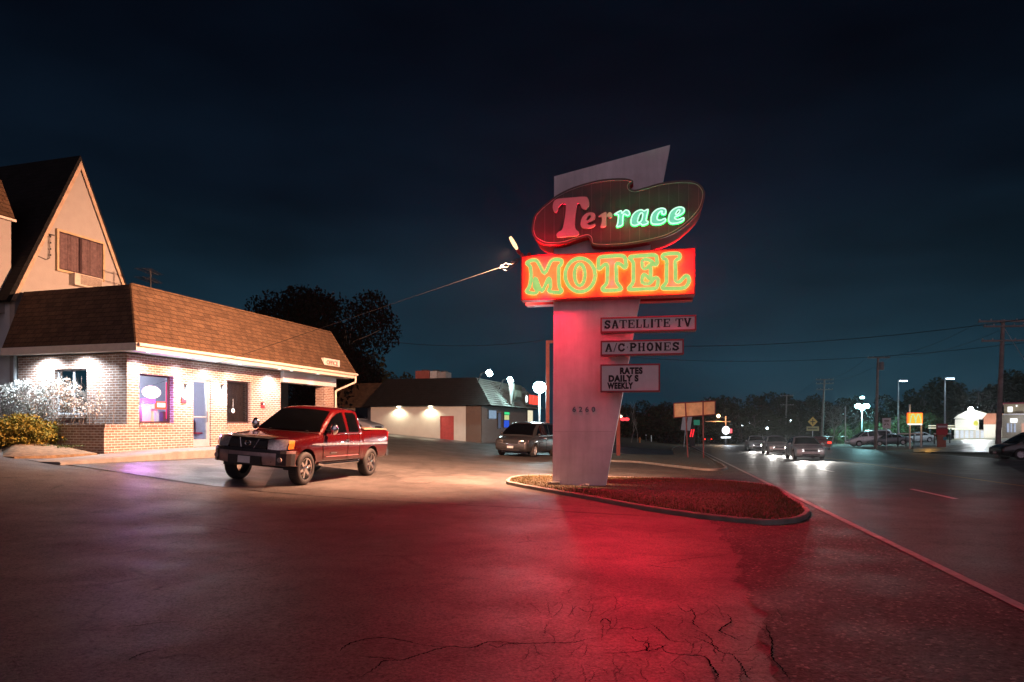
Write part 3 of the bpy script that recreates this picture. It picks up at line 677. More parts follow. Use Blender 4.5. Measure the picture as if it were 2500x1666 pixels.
# ================================================================ A-frame house behind
M_stucco = pm('cream stucco', (.33, .305, .275), .8, var=.06, scale=3, bmp=.3)
M_dsh = shingle('dark shingle', (.014, .013, .0125), (.010, .0095, .009))
HYF = max(4.35, YT + .1)
ap = MH(194, 402, y=HYF); gr_ = MH(301, 685, y=HYF); gl_ = MH(55, 690, y=HYF); k_ = .5 * ((ap.z - gr_.z) / (gr_.x - ap.x) + (ap.z - gl_.z) / (ap.x - gl_.x))
hz = MH(46, 713, y=HYF).z                                       # eave height (local)
hw = (ap.z - hz) / k_
house = thing('a_frame_house', 'steep A-frame gabled house with cream gable and dark roof behind the office', 'house', MW(ap.x, HYF, 0), MA)
DZ = 9.5
mb = MB().prism([(-hw, 0, hz), (hw, 0, hz), (0, 0, ap.z)], (0, .2, 0)); mb.box((-hw, .0, -.6), (hw, .2, hz - .002)); mb.build('gable_wall', M_stucco, house)
mb = MB().box((-hw, .202, -.6), (-hw + .2, DZ, hz)); mb.build('side_wall', pm('pale side wall', (.52, .54, .53), .7, var=.06), house)
mb = MB(); oh = .05; th = .12
for s in (-1, 1):
    lo = Vector((s * (hw + .18), -oh, hz - .18 * k_)); hi = Vector((0, -oh, ap.z + .03)); n = Vector((s * k_, 0, 1)).normalized() * th
    mb.prism([lo, hi, hi + Vector((0, 0, n.length * 2.3)), lo + n], (0, DZ + oh, 0))
mb.build('roof', M_dsh, house)
mb = MB()
for s in (-1, 1):
    lo = Vector((s * (hw + .15), -oh - .03, hz - .15 * k_)); hi = Vector((0, -oh - .03, ap.z + .12)); w_ = Vector((-s * .10, 0, -.04))
    mb.prism([lo, hi, hi + Vector((0, 0, -.28)), lo + Vector((-s * .12, 0, 0))], (0, .025, 0))
mb.build('rake_board', pm('worn rake board', (.42, .30, .20), .6, var=.25, scale=5), house)
def HHt(px, py, y=0.0):
    q = MH(px, py, y=HYF + y); return Vector((q.x - ap.x, y, q.z))
a, b = HHt(139, 565), HHt(247, 679); zt = HHt(139, 565).z; zb = HHt(139, 657).z
fr = MB(); fw = .07
for (u0, u1, v0, v1) in ((a.x - fw, b.x + fw, zb - fw, zb), (a.x - fw, b.x + fw, zt, zt + fw), (a.x - fw, a.x, zb, zt), (b.x, b.x + fw, zb, zt)): fr.box((u0, -.10, v0), (u1, -.003, v1))
wf = fr.build('window', pm('tan window trim', (.46, .34, .19), .6), house)
MB().quad((a.x, -.078, zb), (b.x, -.078, zb), (b.x, -.078, zt), (a.x, -.078, zt)).build('pane', glass('upstairs glass', (.10, .07, .075), clear=.85), wf)
mc = a.x + (b.x - a.x) * .48
MB().box((mc - .04, -.090, zb), (mc + .04, -.074, zt)).box((a.x, -.0895, zb), (b.x, -.0745, zb + .035)).box((a.x, -.0895, zt - .035), (b.x, -.0745, zt)).build('sash', M_frame, wf)
mb = MB(); nn = 120
for i in range(nn + 1):
    u = a.x + (b.x - a.x) * i / nn; off = .026 * math.sin(i * .62 + math.sin(i * .23) * 2) + .004 * math.sin(i * 2.1)
    mb.v += [(u, -.040 + off, zb), (u, -.040 + off * .6, zt)]
mb.f = [(2 * i, 2 * i + 2, 2 * i + 3, 2 * i + 1) for i in range(nn)]
mb.build('curtain', pm('mauve curtain', (.20, .13, .13), .9, var=.3, scale=9), wf, smooth=60)
ac = MB(); x0, x1 = HHt(168, 670).x, HHt(236, 690).x; z1 = HHt(168, 667).z
ac.box((x0, -.26, z1 - .4), (x1, 0, z1))
aco = ac.build('air_conditioner', pm('window unit beige', (.50, .42, .34), .6), house)
sl = MB()
for i in range(9): sl.box((x0 + .22, -.268, z1 - .05 - .036 * i), (x1 - .03, -.262, z1 - .032 - .036 * i))
sl.build('louvre', M_dark, aco)
mb = MB(); q0 = HHt(118, 575)
mb.tube([q0 + Vector((0, -.06, 0)), q0 + Vector((0, -.06, -.75))], .012, 6)
for i in range(4): mb.ball(q0 + Vector((0, -.09, -.05 - i * .2)), .03, 8)
mb.tube([q0 + Vector((-.12, -.05, .02)), q0 + Vector((.12, -.12, .02))], .02, 6); mb.tube([q0 + Vector((0, -.06, -.75)), q0 + Vector((-.10, -.04, -.82)), q0 + Vector((-.55, -.03, -.74))], .01, 5)
mb.build('service_mast', M_dark, house)
# front-facing dormer far left
dmy = HYF + .3
e0, e1 = MH(38, 437, y=dmy), MH(38, 537, y=dmy); f1 = MH(27, 560, y=dmy + .1)
X0 = e1.x - 4.2
dm = thing('dormer_block', 'orange lit shingled dormer block at the far left edge', 'dormer', MW(e1.x, dmy, 0), MA)
mb = MB(); zt_, zb_ = e0.z, e1.z
A0, A1, B0, B1 = (X0 - e1.x, 0, zb_), (0, 0, zb_), (X0 - e1.x, .55, zt_), (-.04, .55, zt_)
face_grid(mb, A0, A1, B1, B0, 10, 6); mb.quad(A1, (0, 3.4, zb_), (-.04, 3.2, zt_), B1); mb.quad(B0, B1, (-.04, 3.2, zt_), (X0 - e1.x, 3.2, zt_))
mb.build('roof', M_roof, dm)
MB().box((X0 - e1.x, -.02, zb_ - .07), (.02, .06, zb_ - .002)).build('fascia', M_trim, dm)
MB().box((X0 - e1.x, .10, zb_ - 3.0), (f1.x - e1.x, 3.2, zb_ - .072)).build('wall', M_stucco, dm)
# antenna behind the roof
o = thing('tv_antenna', 'thin rooftop television antenna behind the office roof', 'antenna', MW(*(MH(368, 690, y=2.5))) - Vector((0, 0, .6)), MA + .3)
mb = MB().tube([(0, 0, 0), (0, 0, 1.05)], .02, 6); mb.build('mast', M_dark, o)
mb = MB()
for z in (.68, .98):
    mb.tube([(-.55, 0, z), (.55, 0, z)], .012, 5)
    for i in range(7): x = -.5 + i / 6; mb.tube([(x, -.3 + .05 * i * .4, z), (x, .3, z)], .008, 4)
mb.build('boom', M_dark, o)
# ================================================================ motel sign
SQ = Vector((1.087, 18.3, 0)); SE = Vector((.983, -.184, 0)).normalized(); SN = Vector((SE.y, -SE.x, 0))      # along the face, towards the camera
SN = Vector((-.184, -.983, 0)).normalized(); SI = -SN
def SH(px, py, off=0.0):
    q = frame_hit(px, py, SQ, SE, SI, None, -off); return Vector((q.x, -off, q.z))
SA = math.atan2(SE.y, SE.x)
sign = thing('motel_sign', 'tall white slanted pylon sign reading Terrace MOTEL with neon letters', 'motel sign', SQ, SA)
M_pyl = grimy('white pylon paint', (.80, .75, .77), .84)
base = [SH(1349, 1186), SH(1479, 1186), SH(1562, 733), SH(1636, 354), SH(1353, 431)]
mb = MB().prism([tuple(p) for p in base], (0, .36, 0)); mb.build('pylon', M_pyl, sign)
mb = MB()
for py in (826, 908, 1054):
    mb = MB(); q0, q1 = SH(1352, py), SH(1480 + (1175 - py) * .185 - 6, py - 2); mb.box((q0.x, -.004, q0.z - .006), (q1.x, -.0005, q0.z + .006))
mb.build('joint', pm('pylon seam', (.58, .53, .54), .6), sign)
MB().box((base[0].x - .12, -.10, .0 + T(1, 18.3) + .02), (base[0].x + .2, -.002, T(1, 18.3) + .15)).build('footing', M_conc, sign)
# MOTEL box
DP = .36
def SHm(px, py): return SH(px, py, DP)
c = [SHm(1272, 626), SHm(1697, 606), SHm(1697, 721), SHm(1273, 733)]
xa, xb = (c[0].x + c[3].x) / 2, (c[1].x + c[2].x) / 2
mz0, mz1 = (c[2].z + c[3].z) / 2, (c[0].z + c[1].z) / 2
RED_W = 390
M_redbox = pm('red enamel', (.55, .015, .02), .4, var=.12)
mb = MB().box((xa, -DP + .02, mz0), (xb, -.002, mz1)); mb.box((xa, .362, mz0), (xb, .36 + DP, mz1)); mb.build('motel_box', M_redbox, sign)
M_panel = em('red face neon glow', (1, .006, .016), 1.2, (.60, .10, .04))  # neon light on the face put in as even emission
MB().box((xa + .03, -DP, mz0 + .03), (xb - .03, -DP + .018, mz1 - .03)).build('motel_face', M_panel, sign)
MB().box((xa + .03, .36 + DP - .018, mz0 + .03), (xb - .03, .36 + DP, mz1 - .03)).build('motel_face', M_panel, sign)
for f_ in (.18, .5, .82): lamp('neon_light', 'POINT', RED_W * 1.6, (1, .006, .045), SQ + SE * (xa + (xb - xa) * f_) - SN * (.36 + DP + .25) + Vector((0, 0, (mz0 + mz1) / 2)), None, sign, .12)
mb = MB()
for (u0, u1, v0, v1) in ((xa, xb, mz0, mz0 + .028), (xa, xb, mz1 - .028, mz1), (xa, xa + .028, mz0 + .029, mz1 - .029), (xb - .028, xb, mz0 + .029, mz1 - .029)): mb.box((u0, -DP - .03, v0), (u1, -DP + .018, v1))
mb.build('motel_trim', M_redbox, sign)
def zs(pts, ox, oy, sc): return [(ox + x * sc, oy + y * sc) for x, y in pts]
def outline(pts, ox, oy, sc, off, n=4): return [(p.x, p.z) for p in (SH(px, py, off) for px, py in zs(smooth_poly(pts, n), ox, oy, sc))]
def plate(outs, y0, y1, m, name, parent, bev=0):
    """flat letter with holes: outline loops in (x, z), between depths y0 (front) and y1"""
    cu = bpy.data.curves.new('c', 'CURVE'); cu.dimensions = '2D'; cu.fill_mode = 'BOTH'; cu.extrude = abs(y1 - y0) / 2
    for o_ in outs:
        s_ = cu.splines.new('POLY'); s_.points.add(len(o_) - 1)
        for p, q in zip(s_.points, o_): p.co = (q[0], q[1], 0, 1)
        s_.use_cyclic_u = True
    t = bpy.data.objects.new('c', cu); COL.objects.link(t)
    me = bpy.data.meshes.new_from_object(t.evaluated_get(bpy.context.evaluated_depsgraph_get())); bpy.data.objects.remove(t); bpy.data.curves.remove(cu)
    me.transform(Matrix.Translation((0, (y0 + y1) / 2, 0)) @ Matrix.Rotation(R(90), 4, 'X')); me.materials.clear(); me.materials.append(m)
    o = bpy.data.objects.new(name, me); COL.objects.link(o); o.parent = parent; return o
ML_ = {'M': [[(200, 255), (255, 232), (305, 240), (345, 300), (400, 395), (450, 300), (490, 235), (560, 225), (610, 240), (600, 290), (575, 320), (575, 480), (582, 560), (610, 600), (595, 625), (520, 625), (455, 615), (455, 590), (470, 560), (465, 470), (445, 460), (405, 550), (370, 610), (335, 560), (300, 470), (285, 460), (280, 560), (310, 600), (295, 635), (220, 632), (180, 612), (215, 560), (235, 450), (230, 330), (210, 295), (185, 272)]],
       'O': [[(835 + 182 * math.cos(a), 415 + 203 * math.sin(a)) for a in [k * .2618 for k in range(24)]], [(830 + 62 * math.cos(a), 410 + 130 * math.sin(a)) for a in [k * .3927 for k in range(16)]]],
       'T': [[(1055, 330), (1060, 230), (1085, 198), (1200, 186), (1350, 182), (1385, 220), (1395, 310), (1370, 320), (1320, 280), (1275, 280), (1275, 400), (1280, 500), (1325, 560), (1328, 592), (1220, 600), (1120, 602), (1110, 570), (1160, 510), (1165, 400), (1165, 290), (1130, 290), (1080, 337)]],
       'E': [[(1435, 205), (1480, 187), (1600, 178), (1745, 172), (1770, 220), (1770, 280), (1740, 290), (1690, 240), (1600, 235), (1600, 320), (1640, 330), (1680, 292), (1695, 310), (1695, 440), (1670, 455), (1630, 415), (1600, 420), (1595, 505), (1680, 515), (1740, 452), (1785, 465), (1775, 550), (1740, 580), (1600, 585), (1440, 590), (1432, 568), (1480, 500), (1482, 380), (1480, 260)]],
       'L': [[(1840, 182), (1870, 160), (2010, 150), (2050, 175), (2040, 215), (1995, 245), (1997, 370), (2000, 485), (2050, 495), (2110, 430), (2150, 432), (2162, 490), (2130, 550), (2080, 573), (1960, 578), (1850, 580), (1840, 555), (1885, 500), (1888, 370), (1890, 240), (1850, 212)]]}
M_lface = em('letter face orange glow', (1, .12, .03), 2.5, (.02, .01, .005))
M_green = em('neon green edge', (.42, .72, .20), .95, (0, 0, 0))
M_hot = em('neon orange core', (1.0, .36, .03), 70.0)
for ch in 'MOTEL':
    outs = [outline(o_, 1250, 590, .19975, DP + .16, 3) for o_ in ML_[ch]]
    lt = plate(outs, -DP - .15, -DP - .02, M_lface, 'letter', sign); lt['label'] = 'neon letter ' + ch
    mb = MB(); mh = MB()
    for k, o_ in enumerate(outs):
        mb.tube([(x, -DP - .200, z) for x, z in o_], .054, 8, True)
        pl2 = o_
        mh.tube([(x, -DP - .055, z) for x, z in pl2], .012, 6, True)
    mb.build('neon_tube', M_green, lt, smooth=60); mh.build('halo_tube', M_hot, lt, smooth=60)
    cxl = sum(p[0] for p in outs[0]) / len(outs[0]); czl = sum(p[1] for p in outs[0]) / len(outs[0])
    for dz in (-.30, .25): lamp('neon_light', 'POINT', RED_W, (1, .006, .045), SQ + SE * cxl + SN * (DP + .25) + Vector((0, 0, czl + dz)), None, sign, .10)
# Terrace cloud panel
tp = [(280, 790), (300, 700), (350, 640), (420, 580), (500, 520), (620, 460), (760, 415), (900, 385), (1060, 375), (1135, 385), (1162, 402), (1148, 422), (1130, 442), (1138, 466), (1180, 475), (1260, 455), (1380, 420), (1500, 400), (1620, 395), (1700, 405), (1755, 440), (1785, 500), (1775, 580), (1740, 660), (1660, 750), (1560, 830), (1440, 890), (1280, 930), (1100, 960), (940, 970), (820, 965), (790, 940), (785, 905), (765, 886), (720, 895), (640, 920), (560, 945), (460, 955), (380, 945), (310, 905), (282, 850)]
TD = .36
to = outline(tp, 1220, 330, .28067, TD, 4)
M_mar = pm('maroon enamel panel', (.070, .032, .026), .42, var=.2, scale=2)
tpn = plate([to], -TD, -TD + .03, M_mar, 'terrace_panel', sign)
mb = MB().prism([(x, -TD + .031, z) for x, z in to], (0, TD + .36 + .30, 0), cap=False); mb.build('terrace_edge', pm('matt red edge', (.40, .03, .03), .8, spec=.15), sign, smooth=40)
plate([to], .36 + .28, .36 + .31, M_mar, 'terrace_panel', sign)
M_pink = pm('pink trim line', (.50, .36, .36), .5)
mb = MB(); ti = inset(to, .055)
mb.tube([(x, -TD - .006, z) for x, z in ti], .008, 5, True); mb.build('border_line', M_pink, tpn)
mb = MB()
zt_all = to
for i in range(19):
    u = min(p[0] for p in to) + .35 + i * .245; hits = []
    for k in range(len(to)):
        a, b = to[k], to[k - 1]
        if (a[0] > u) != (b[0] > u): hits.append(a[1] + (b[1] - a[1]) * (u - a[0]) / (b[0] - a[0]))
    hits.sort()
    if len(hits) >= 2: mb.box((u - .006, -TD - .004, hits[0] + .06), (u + .006, -TD - .0005, hits[-1] - .06))
mb.build('panel_rib', pm('panel seam', (.16, .09, .085), .5), tpn)
TL = [('T', [(365, 330), (385, 270), (440, 240), (600, 226), (770, 215), (815, 240), (830, 310), (810, 360), (770, 380), (730, 350), (712, 305), (680, 302), (660, 400), (645, 560), (660, 630), (695, 665), (690, 700), (640, 715), (540, 722), (430, 730), (412, 700), (440, 662), (480, 640), (505, 560), (528, 420), (532, 330), (520, 302), (480, 305), (440, 345), (425, 392), (400, 415), (372, 390)], None, 0),
      ('e', [(720, 550), (740, 480), (790, 430), (860, 415), (905, 440), (902, 490), (860, 530), (805, 545), (812, 570), (850, 578), (905, 558), (890, 590), (830, 615), (760, 615), (725, 590)], [(795, 505), (825, 452), (850, 455), (845, 485), (808, 518)], 0),
      ('r', [(945, 465), (1030, 412), (1050, 420), (1048, 448), (1085, 412), (1120, 430), (1118, 468), (1085, 480), (1052, 470), (1045, 530), (1040, 590), (970, 605), (985, 560), (990, 480)], None, 0),
      ('r', [(1150, 440), (1230, 395), (1247, 410), (1247, 430), (1290, 387), (1335, 400), (1345, 440), (1320, 460), (1285, 442), (1265, 452), (1258, 520), (1250, 580), (1180, 600), (1192, 550), (1200, 450)], None, 1),
      ('a', [(1360, 540), (1372, 470), (1420, 410), (1490, 382), (1530, 397), (1580, 377), (1568, 450), (1556, 520), (1580, 530), (1572, 560), (1510, 580), (1480, 560), (1420, 585), (1375, 575)], [(1448, 520), (1480, 435), (1510, 432), (1497, 515), (1462, 545)], 1),
      ('c', [(1615, 520), (1630, 440), (1690, 380), (1760, 362), (1805, 382), (1803, 430), (1780, 445), (1752, 432), (1757, 402), (1722, 420), (1697, 470), (1702, 508), (1740, 515), (1798, 492), (1800, 530), (1740, 565), (1660, 570), (1625, 555)], None, 1),
      ('e', [(1840, 500), (1860, 420), (1920, 365), (1990, 347), (2038, 365), (2038, 410), (1990, 450), (1922, 480), (1932, 500), (1970, 505), (2033, 482), (2030, 520), (1970, 550), (1890, 560), (1850, 540)], [(1932, 440), (1960, 392), (1983, 388), (1975, 420), (1947, 443)], 1)]
M_pale = pm('unlit pinkish letter', (.42, .38, .39), .5, var=.06)
M_teal = em('lit teal letter face', (.20, .74, .50), .80, (.02, .03, .02)); M_mint = em('mint neon tube', (.55, 1.0, .74), 1.3); M_mhalo = em('teal halo tube', (.012, 1.0, .14), 4.0)
for ch, o_, hole, lit in TL:
    outs = [outline(o_, 1280, 440, .19125, TD + .08, 3)] + ([outline(hole, 1280, 440, .19125, TD + .08, 3)] if hole else [])
    lt = plate(outs, -TD - .10, -TD - .012, M_teal if lit else M_pale, 'letter', tpn); lt['label'] = ('lit teal letter ' if lit else 'unlit pale letter ') + ch
    if lit:
        a_, b_ = MB(), MB()
        for k, q in enumerate(outs):
            a_.tube([(x, -TD - .112, z) for x, z in inset(q, .004 if k == 0 else -.004)], .017, 6, True)
            if k == 0: b_.tube([(x, -TD - .055, z) for x, z in inset(q, -.010)], .009, 5, True)
        cxl = sum(p[0] for p in outs[0]) / len(outs[0]); czl = sum(p[1] for p in outs[0]) / len(outs[0])
        lamp('neon_light', 'POINT', 7, (.01, 1, .34), SQ + SE * cxl + SN * (TD + .26) + Vector((0, 0, czl)), None, sign, .06)
        a_.build('neon_tube', M_mint, lt, smooth=60); b_.build('halo_tube', M_mhalo, lt, smooth=60)
# side boards
M_bframe = pm('dark red frame', (.24, .025, .035), .5, var=.15); M_bface = pm('white board face', (.80, .74, .75), .5, var=.05)
def board(name, lab, px, off=.58, dep=.5):
    q = [SH(*p, off) for p in px]; x0 = (q[0].x + q[3].x) / 2; x1 = (q[1].x + q[2].x) / 2; z0 = (q[2].z + q[3].z) / 2; z1 = (q[0].z + q[1].z) / 2
    o = MB().box((x0 + .035, -off, z0 + .035), (x1 - .035, -off + .26, z1 - .035)).build(name, M_bface, sign); o['label'] = lab
    f = MB(); f.box((x0, -off - .02, z0), (x1, -off + .28, z0 + .034)); f.box((x0, -off - .02, z1 - .034), (x1, -off + .28, z1))
    f.box((x0, -off - .02, z0 + .0345), (x0 + .034, -off + .28, z1 - .0345)); f.box((x1 - .034, -off - .02, z0 + .0345), (x1, -off + .28, z1 - .0345)); f.build('frame', M_bframe, o)
    MB().box((x0 + .12, -off + .262, z0 + .1), (x0 + .30, -.002, z1 - .1)).build('bracket', M_dark, o)
    return o, x0, x1, z0, z1
def zb3(*p): return [(1450 + x * .13395, 760 + y * .13395) for x, y in p]
SLAB = {  # strokes: (points, width) in a 1 x 1 cell
 'A': ([[(.16, 0), (.50, 1)], [(.84, 0), (.50, 1)]], [[(.3, .32), (.7, .32)], [(.02, .03), (.34, .03)], [(.60, .03), (1, .03)]]), 'T': ([[(.5, 0), (.5, 1)]], [[(.02, .95), (.98, .95)], [(.04, .98), (.04, .68)], [(.96, .98), (.96, .68)], [(.26, .03), (.74, .03)]]),
 'E': ([[(.26, 0), (.26, 1)]], [[(.06, .95), (.92, .95)], [(.06, .05), (.94, .05)], [(.3, .52), (.68, .52)], [(.90, 1), (.90, .72)], [(.92, 0), (.92, .3)], [(.68, .68), (.68, .36)]]), 'L': ([[(.28, 0), (.28, 1)]], [[(.06, .97), (.52, .97)], [(.06, .05), (.94, .05)], [(.90, 0), (.90, .4)]]),
 'I': ([[(.5, 0), (.5, 1)]], [[(.24, .97), (.76, .97)], [(.24, .03), (.76, .03)]]), 'V': ([[(.16, 1), (.50, 0)], [(.84, 1), (.50, 0)]], [[(.0, .97), (.36, .97)], [(.62, .97), (1, .97)]]),
 'S': ([[(.82, .74), (.66, .90), (.42, .92), (.22, .78), (.28, .60), (.52, .50), (.74, .40), (.80, .22), (.60, .08), (.36, .08), (.18, .24)]], [[(.86, 1), (.86, .66)], [(.13, 0), (.13, .34)]]), 'C': ([[(.86, .70), (.66, .90), (.42, .90), (.22, .70), (.18, .46), (.24, .22), (.46, .08), (.68, .10), (.88, .28)]], [[(.88, 1), (.88, .62)]]),
 'P': ([[(.26, 0), (.26, 1)], [(.3, .93), (.68, .90), (.84, .72), (.68, .50), (.3, .48)]], [[(.04, .97), (.4, .97)], [(.04, .03), (.52, .03)]]), 'H': ([[(.22, 0), (.22, 1)], [(.78, 0), (.78, 1)]], [[(.22, .5), (.78, .5)], [(.02, .97), (.42, .97)], [(.02, .03), (.42, .03)], [(.58, .97), (.98, .97)], [(.58, .03), (.98, .03)]]),
 'O': ([[(.5, .94), (.26, .82), (.17, .5), (.26, .18), (.5, .06), (.74, .18), (.83, .5), (.74, .82), (.5, .94)]], []), 'N': ([[(.22, 0), (.22, 1)], [(.22, .96), (.76, .06)], [(.78, 0), (.78, 1)]], [[(.02, .97), (.34, .97)], [(.04, .03), (.4, .03)], [(.6, .97), (.98, .97)]]), '/': ([], [[(.1, -.05), (.9, 1.05)]]), '.': ([[(.40, .5), (.60, .5)]], []), ' ': ([], [])}
def slab(body, x0, x1, z0, z1, y, parent, wide):
    """slab-serif lettering painted on a board"""
    tot = sum(wide.get(c_, 1.0) for c_ in body); u = (x1 - x0) / tot; x = x0; mb = MB(); hh = z1 - z0; k = 0
    for c_ in body:
        w = wide.get(c_, 1.0) * u; ww = w * .90
        for grp, th in ((0, .22 if c_ not in 'I' else .24), (1, .10)):
            for pts in SLAB[c_][grp]:
                for (a, b), (c2, d) in zip(pts, pts[1:]):
                    p = Vector((x + a * ww, z0 + b * hh)); q = Vector((x + c2 * ww, z0 + d * hh)); t_ = (q - p).normalized(); t2 = th * hh * .5
                    if c_ == '/': t2 = .05 * hh
                    n_ = Vector((-t_.y, t_.x)) * t2; e_ = t_ * (t2 * .6 if len(pts) > 2 else 0); yy = y - .0005 * (k % 6); k += 1
                    mb.quad((p.x - e_.x + n_.x, yy, p.y - e_.y + n_.y), (p.x - e_.x - n_.x, yy, p.y - e_.y - n_.y), (q.x + e_.x - n_.x, yy, q.y + e_.y - n_.y), (q.x + e_.x + n_.x, yy, q.y + e_.y + n_.y))
        x += w
    return mb.build('lettering', M_ink, parent, fix=False)
OF = .58
o, x0, x1, z0, z1 = board('satellite_board', 'white board reading SATELLITE TV', zb3((120, 125), (1860, 65), (1870, 365), (120, 380)))
slab('SATELLITE TV', x0 + .09, x1 - .10, z0 + .10, z1 - .075, -OF - .003, o, {'I': .62, ' ': .55, 'S': .95, 'L': .88})
o, x0, x1, z0, z1 = board('phones_board', 'white board reading A/C PHONES', zb3((120, 550), (1635, 500), (1640, 795), (125, 805)))
slab('A/C.PHONES', x0 + .11, x1 - .08, z0 + .10, z1 - .075, -OF - .003, o, {'/': .5, '.': .4})
o, x0, x1, z0, z1 = board('rates_board', 'white letter board reading RATES DAILY S WEEKLY', zb3((118, 965), (1205, 965), (1205, 1475), (118, 1470)))
def tz(px, py): return SH(*zb3((px, py))[0], OF)
for body, u0, u1, v0, v1 in (('RATES', 470, 885, 1035, 1150), ('DAILY S', 265, 810, 1175, 1290), ('WEEKLY', 240, 715, 1310, 1420)):
    a, b = tz(u0, v1), tz(u1, v0); sz = (b.z - a.z) / .72
    t = text(body, sz, M_ink, o, ((a.x + b.x) / 2, -OF - .004, (a.z + b.z) / 2), bold=.014, ext=.002, space=1.15)
    wv = max(v.co.x for v in t.data.vertices) - min(v.co.x for v in t.data.vertices); t.scale.x = (b.x - a.x) / wv
for k, xx in enumerate((1398, 1413, 1428, 1443)):
    q = SH(1380 + (160 + k * 115) * .136, 1000.5, 0); t = text('6260'[k], .19, pm('bluish number metal', (.10, .13, .16), .35, .5), sign, (q.x, -.012, q.z), bold=.002, ext=.008, name='house_number', sx=1.05); 
# flood lamp on an arm at the top left of the MOTEL box
fl_b = SH(1274, 622, .1); fl_w = SQ + SE * fl_b.x + SN * .1 + Vector((0, 0, fl_b.z))
bulb_w = P(1254, 594, (fl_w.y + .10))
fl = thing('flood_lamp', 'glaring warm flood lamp clamped to the top corner of the MOTEL box', 'flood lamp', bulb_w, 0)
tg = MW(4.5, -1.0, 2.0); dirv = (tg - bulb_w).normalized()
axis = (P(1266, 612, bulb_w.y) - P(1246, 577, bulb_w.y)).normalized()
Mx = Matrix.Identity(4); zq = axis.to_track_quat('Z', 'Y').to_matrix().to_4x4()
MB().lathe([(.001, -.20), (.035, -.19), (.052, -.10), (.055, .06), (.04, .17), (.02, .20)], zq, 14).build('bulb', em('flood bulb', (1.0, .62, .30), 2.2), fl, smooth=60)
MB().lathe([(.02, .20), (.045, .21), (.05, .29), (.03, .34), (.001, .35)], zq, 12).build('socket', M_redbox, fl, smooth=50)
e_ = axis * .34; f_ = (fl_w - bulb_w)
MB().tube([e_, e_ + axis * .08, f_ + Vector((0, 0, .04)), f_ + Vector((.05, 0, -.02))], .018, 6).build('arm', M_redbox, fl)
MB().ball(e_ + Vector((.25, 0, -.02)), .06, 10).build('junction_box', M_redbox, fl, smooth=60)
lamp('flood_light', 'SPOT', 27000, (1.0, .52, .31), bulb_w + Vector((-.12, .25, -.12)), bulb_w + Vector((-5.5, 6.6, -6.2)), fl, .10, 166, .75)
# service cable from the gable to the sign
A = house.location + MD * q0.x + MI * (-.1) + Vector((0, 0, q0.z - house.location.z + house.location.z)); A = MW(ap.x + q0.x, HYF - .1, q0.z)
Bp = P(1228, 651, fl_w.y + .4); mid = (A + Bp) / 2
def catenary(a, b, sag, n=28): return [a.lerp(b, i / n) - Vector((0, 0, sag * 4 * (i / n) * (1 - i / n))) for i in range(n + 1)]
def catpts(a, b, px, py):
    best = None
    for k in range(0, 60):
        s = k * .08; pts = catenary(a, b, s, 60); e = min((abs(CX + F * p.x / p.y - px), abs(HY - (p.z - H) / p.y * F - py)) for p in pts)[1]
        if best is None or e < best[0]: best = (e, s)
    return catenary(a, b, best[1], 40)
wire = MB().tube(catpts(A, Bp, 925, 738), .006, 5)
end = P(1271, 632, fl_w.y); k1 = P(1222, 655, fl_w.y + .3)
for s, dz in ((1, 0), (-1, .05)):
    w_ = []
    for i in range(25):
        t = i / 24; q = k1.lerp(end, t); w_.append(q + Vector((0, .02 * s, .075 * math.sin(t * 6.28 * 1.2 + (0 if s > 0 else 2.2)) * (1 - .6 * t))))
    wire.tube(w_, .011, 5)
wire.tube([Bp, k1, P(1236, 662, fl_w.y + .2), P(1255, 650, fl_w.y + .1), end], .010, 5)
tag(wire.build('service_cable', pm('cable sheath', (.022, .02, .018), .8)), 'looped power cable sagging from the gable to the sign', 'cable')
# ================================================================ vehicles
M_glassd = glass('car glass', (.0012, .0013, .0015), clear=0.0)
M_carin = pm('car interior', (.03, .028, .026), .8)
M_amber = pm('amber lens', (.75, .26, .04), .25, var=.1); M_hlens = pm('headlamp lens', (.62, .57, .53), .16, .65, var=.3, scale=30); M_tail = pm('red lens', (.40, .01, .015), .2, var=.1)
M_plate = pm('number plate white', (.60, .62, .64), .5, var=.05)
def boolean(o, cutters):
    me = None
    for c in cutters:
        md = o.modifiers.new('b', 'BOOLEAN'); md.operation = 'DIFFERENCE'; md.solver = 'EXACT'; md.object = c
    dg = bpy.context.evaluated_depsgraph_get(); me = bpy.data.meshes.new_from_object(o.evaluated_get(dg))
    o.modifiers.clear(); old = o.data; o.data = me; me.name = old.name; bpy.data.meshes.remove(old)
    for c in cutters: d_ = c.data; bpy.data.objects.remove(c); bpy.data.meshes.remove(d_)
    for p in me.polygons: p.use_smooth = True
    me.set_sharp_from_angle(angle=R(38))
def ring(zb, zt, w, cr=.02, sq=.97, tuck=.9):
    h = zt - zb
    hp = [(0, zb), (w * .80, zb), (w * tuck, zb + .03 * h), (w * .985, zb + .16 * h), (w, zb + .42 * h), (w * .995, zb + .66 * h), (w * sq, zt - .10 * h), (w * (sq - .045), zt - .025 * h), (w * (sq - .13), zt), (w * .45, zt + cr * .8), (0, zt + cr)]
    return hp
def loft(stations, ringf):
    mb = MB(); rows = []
    for st in stations:
        hp = ringf(st); x = st[0]
        rows.append([(x, y, z) for y, z in hp] + [(x, -y, z) for y, z in hp[-2:0:-1]])
    mb.grid(rows, True); mb.f.append(tuple(range(len(rows[0])))[::-1]); n = len(mb.v); mb.f.append(tuple(range(n - len(rows[0]), n))); return mb
def refine(st, n=4):
    return smooth_poly([tuple(s) for s in st], n, False)
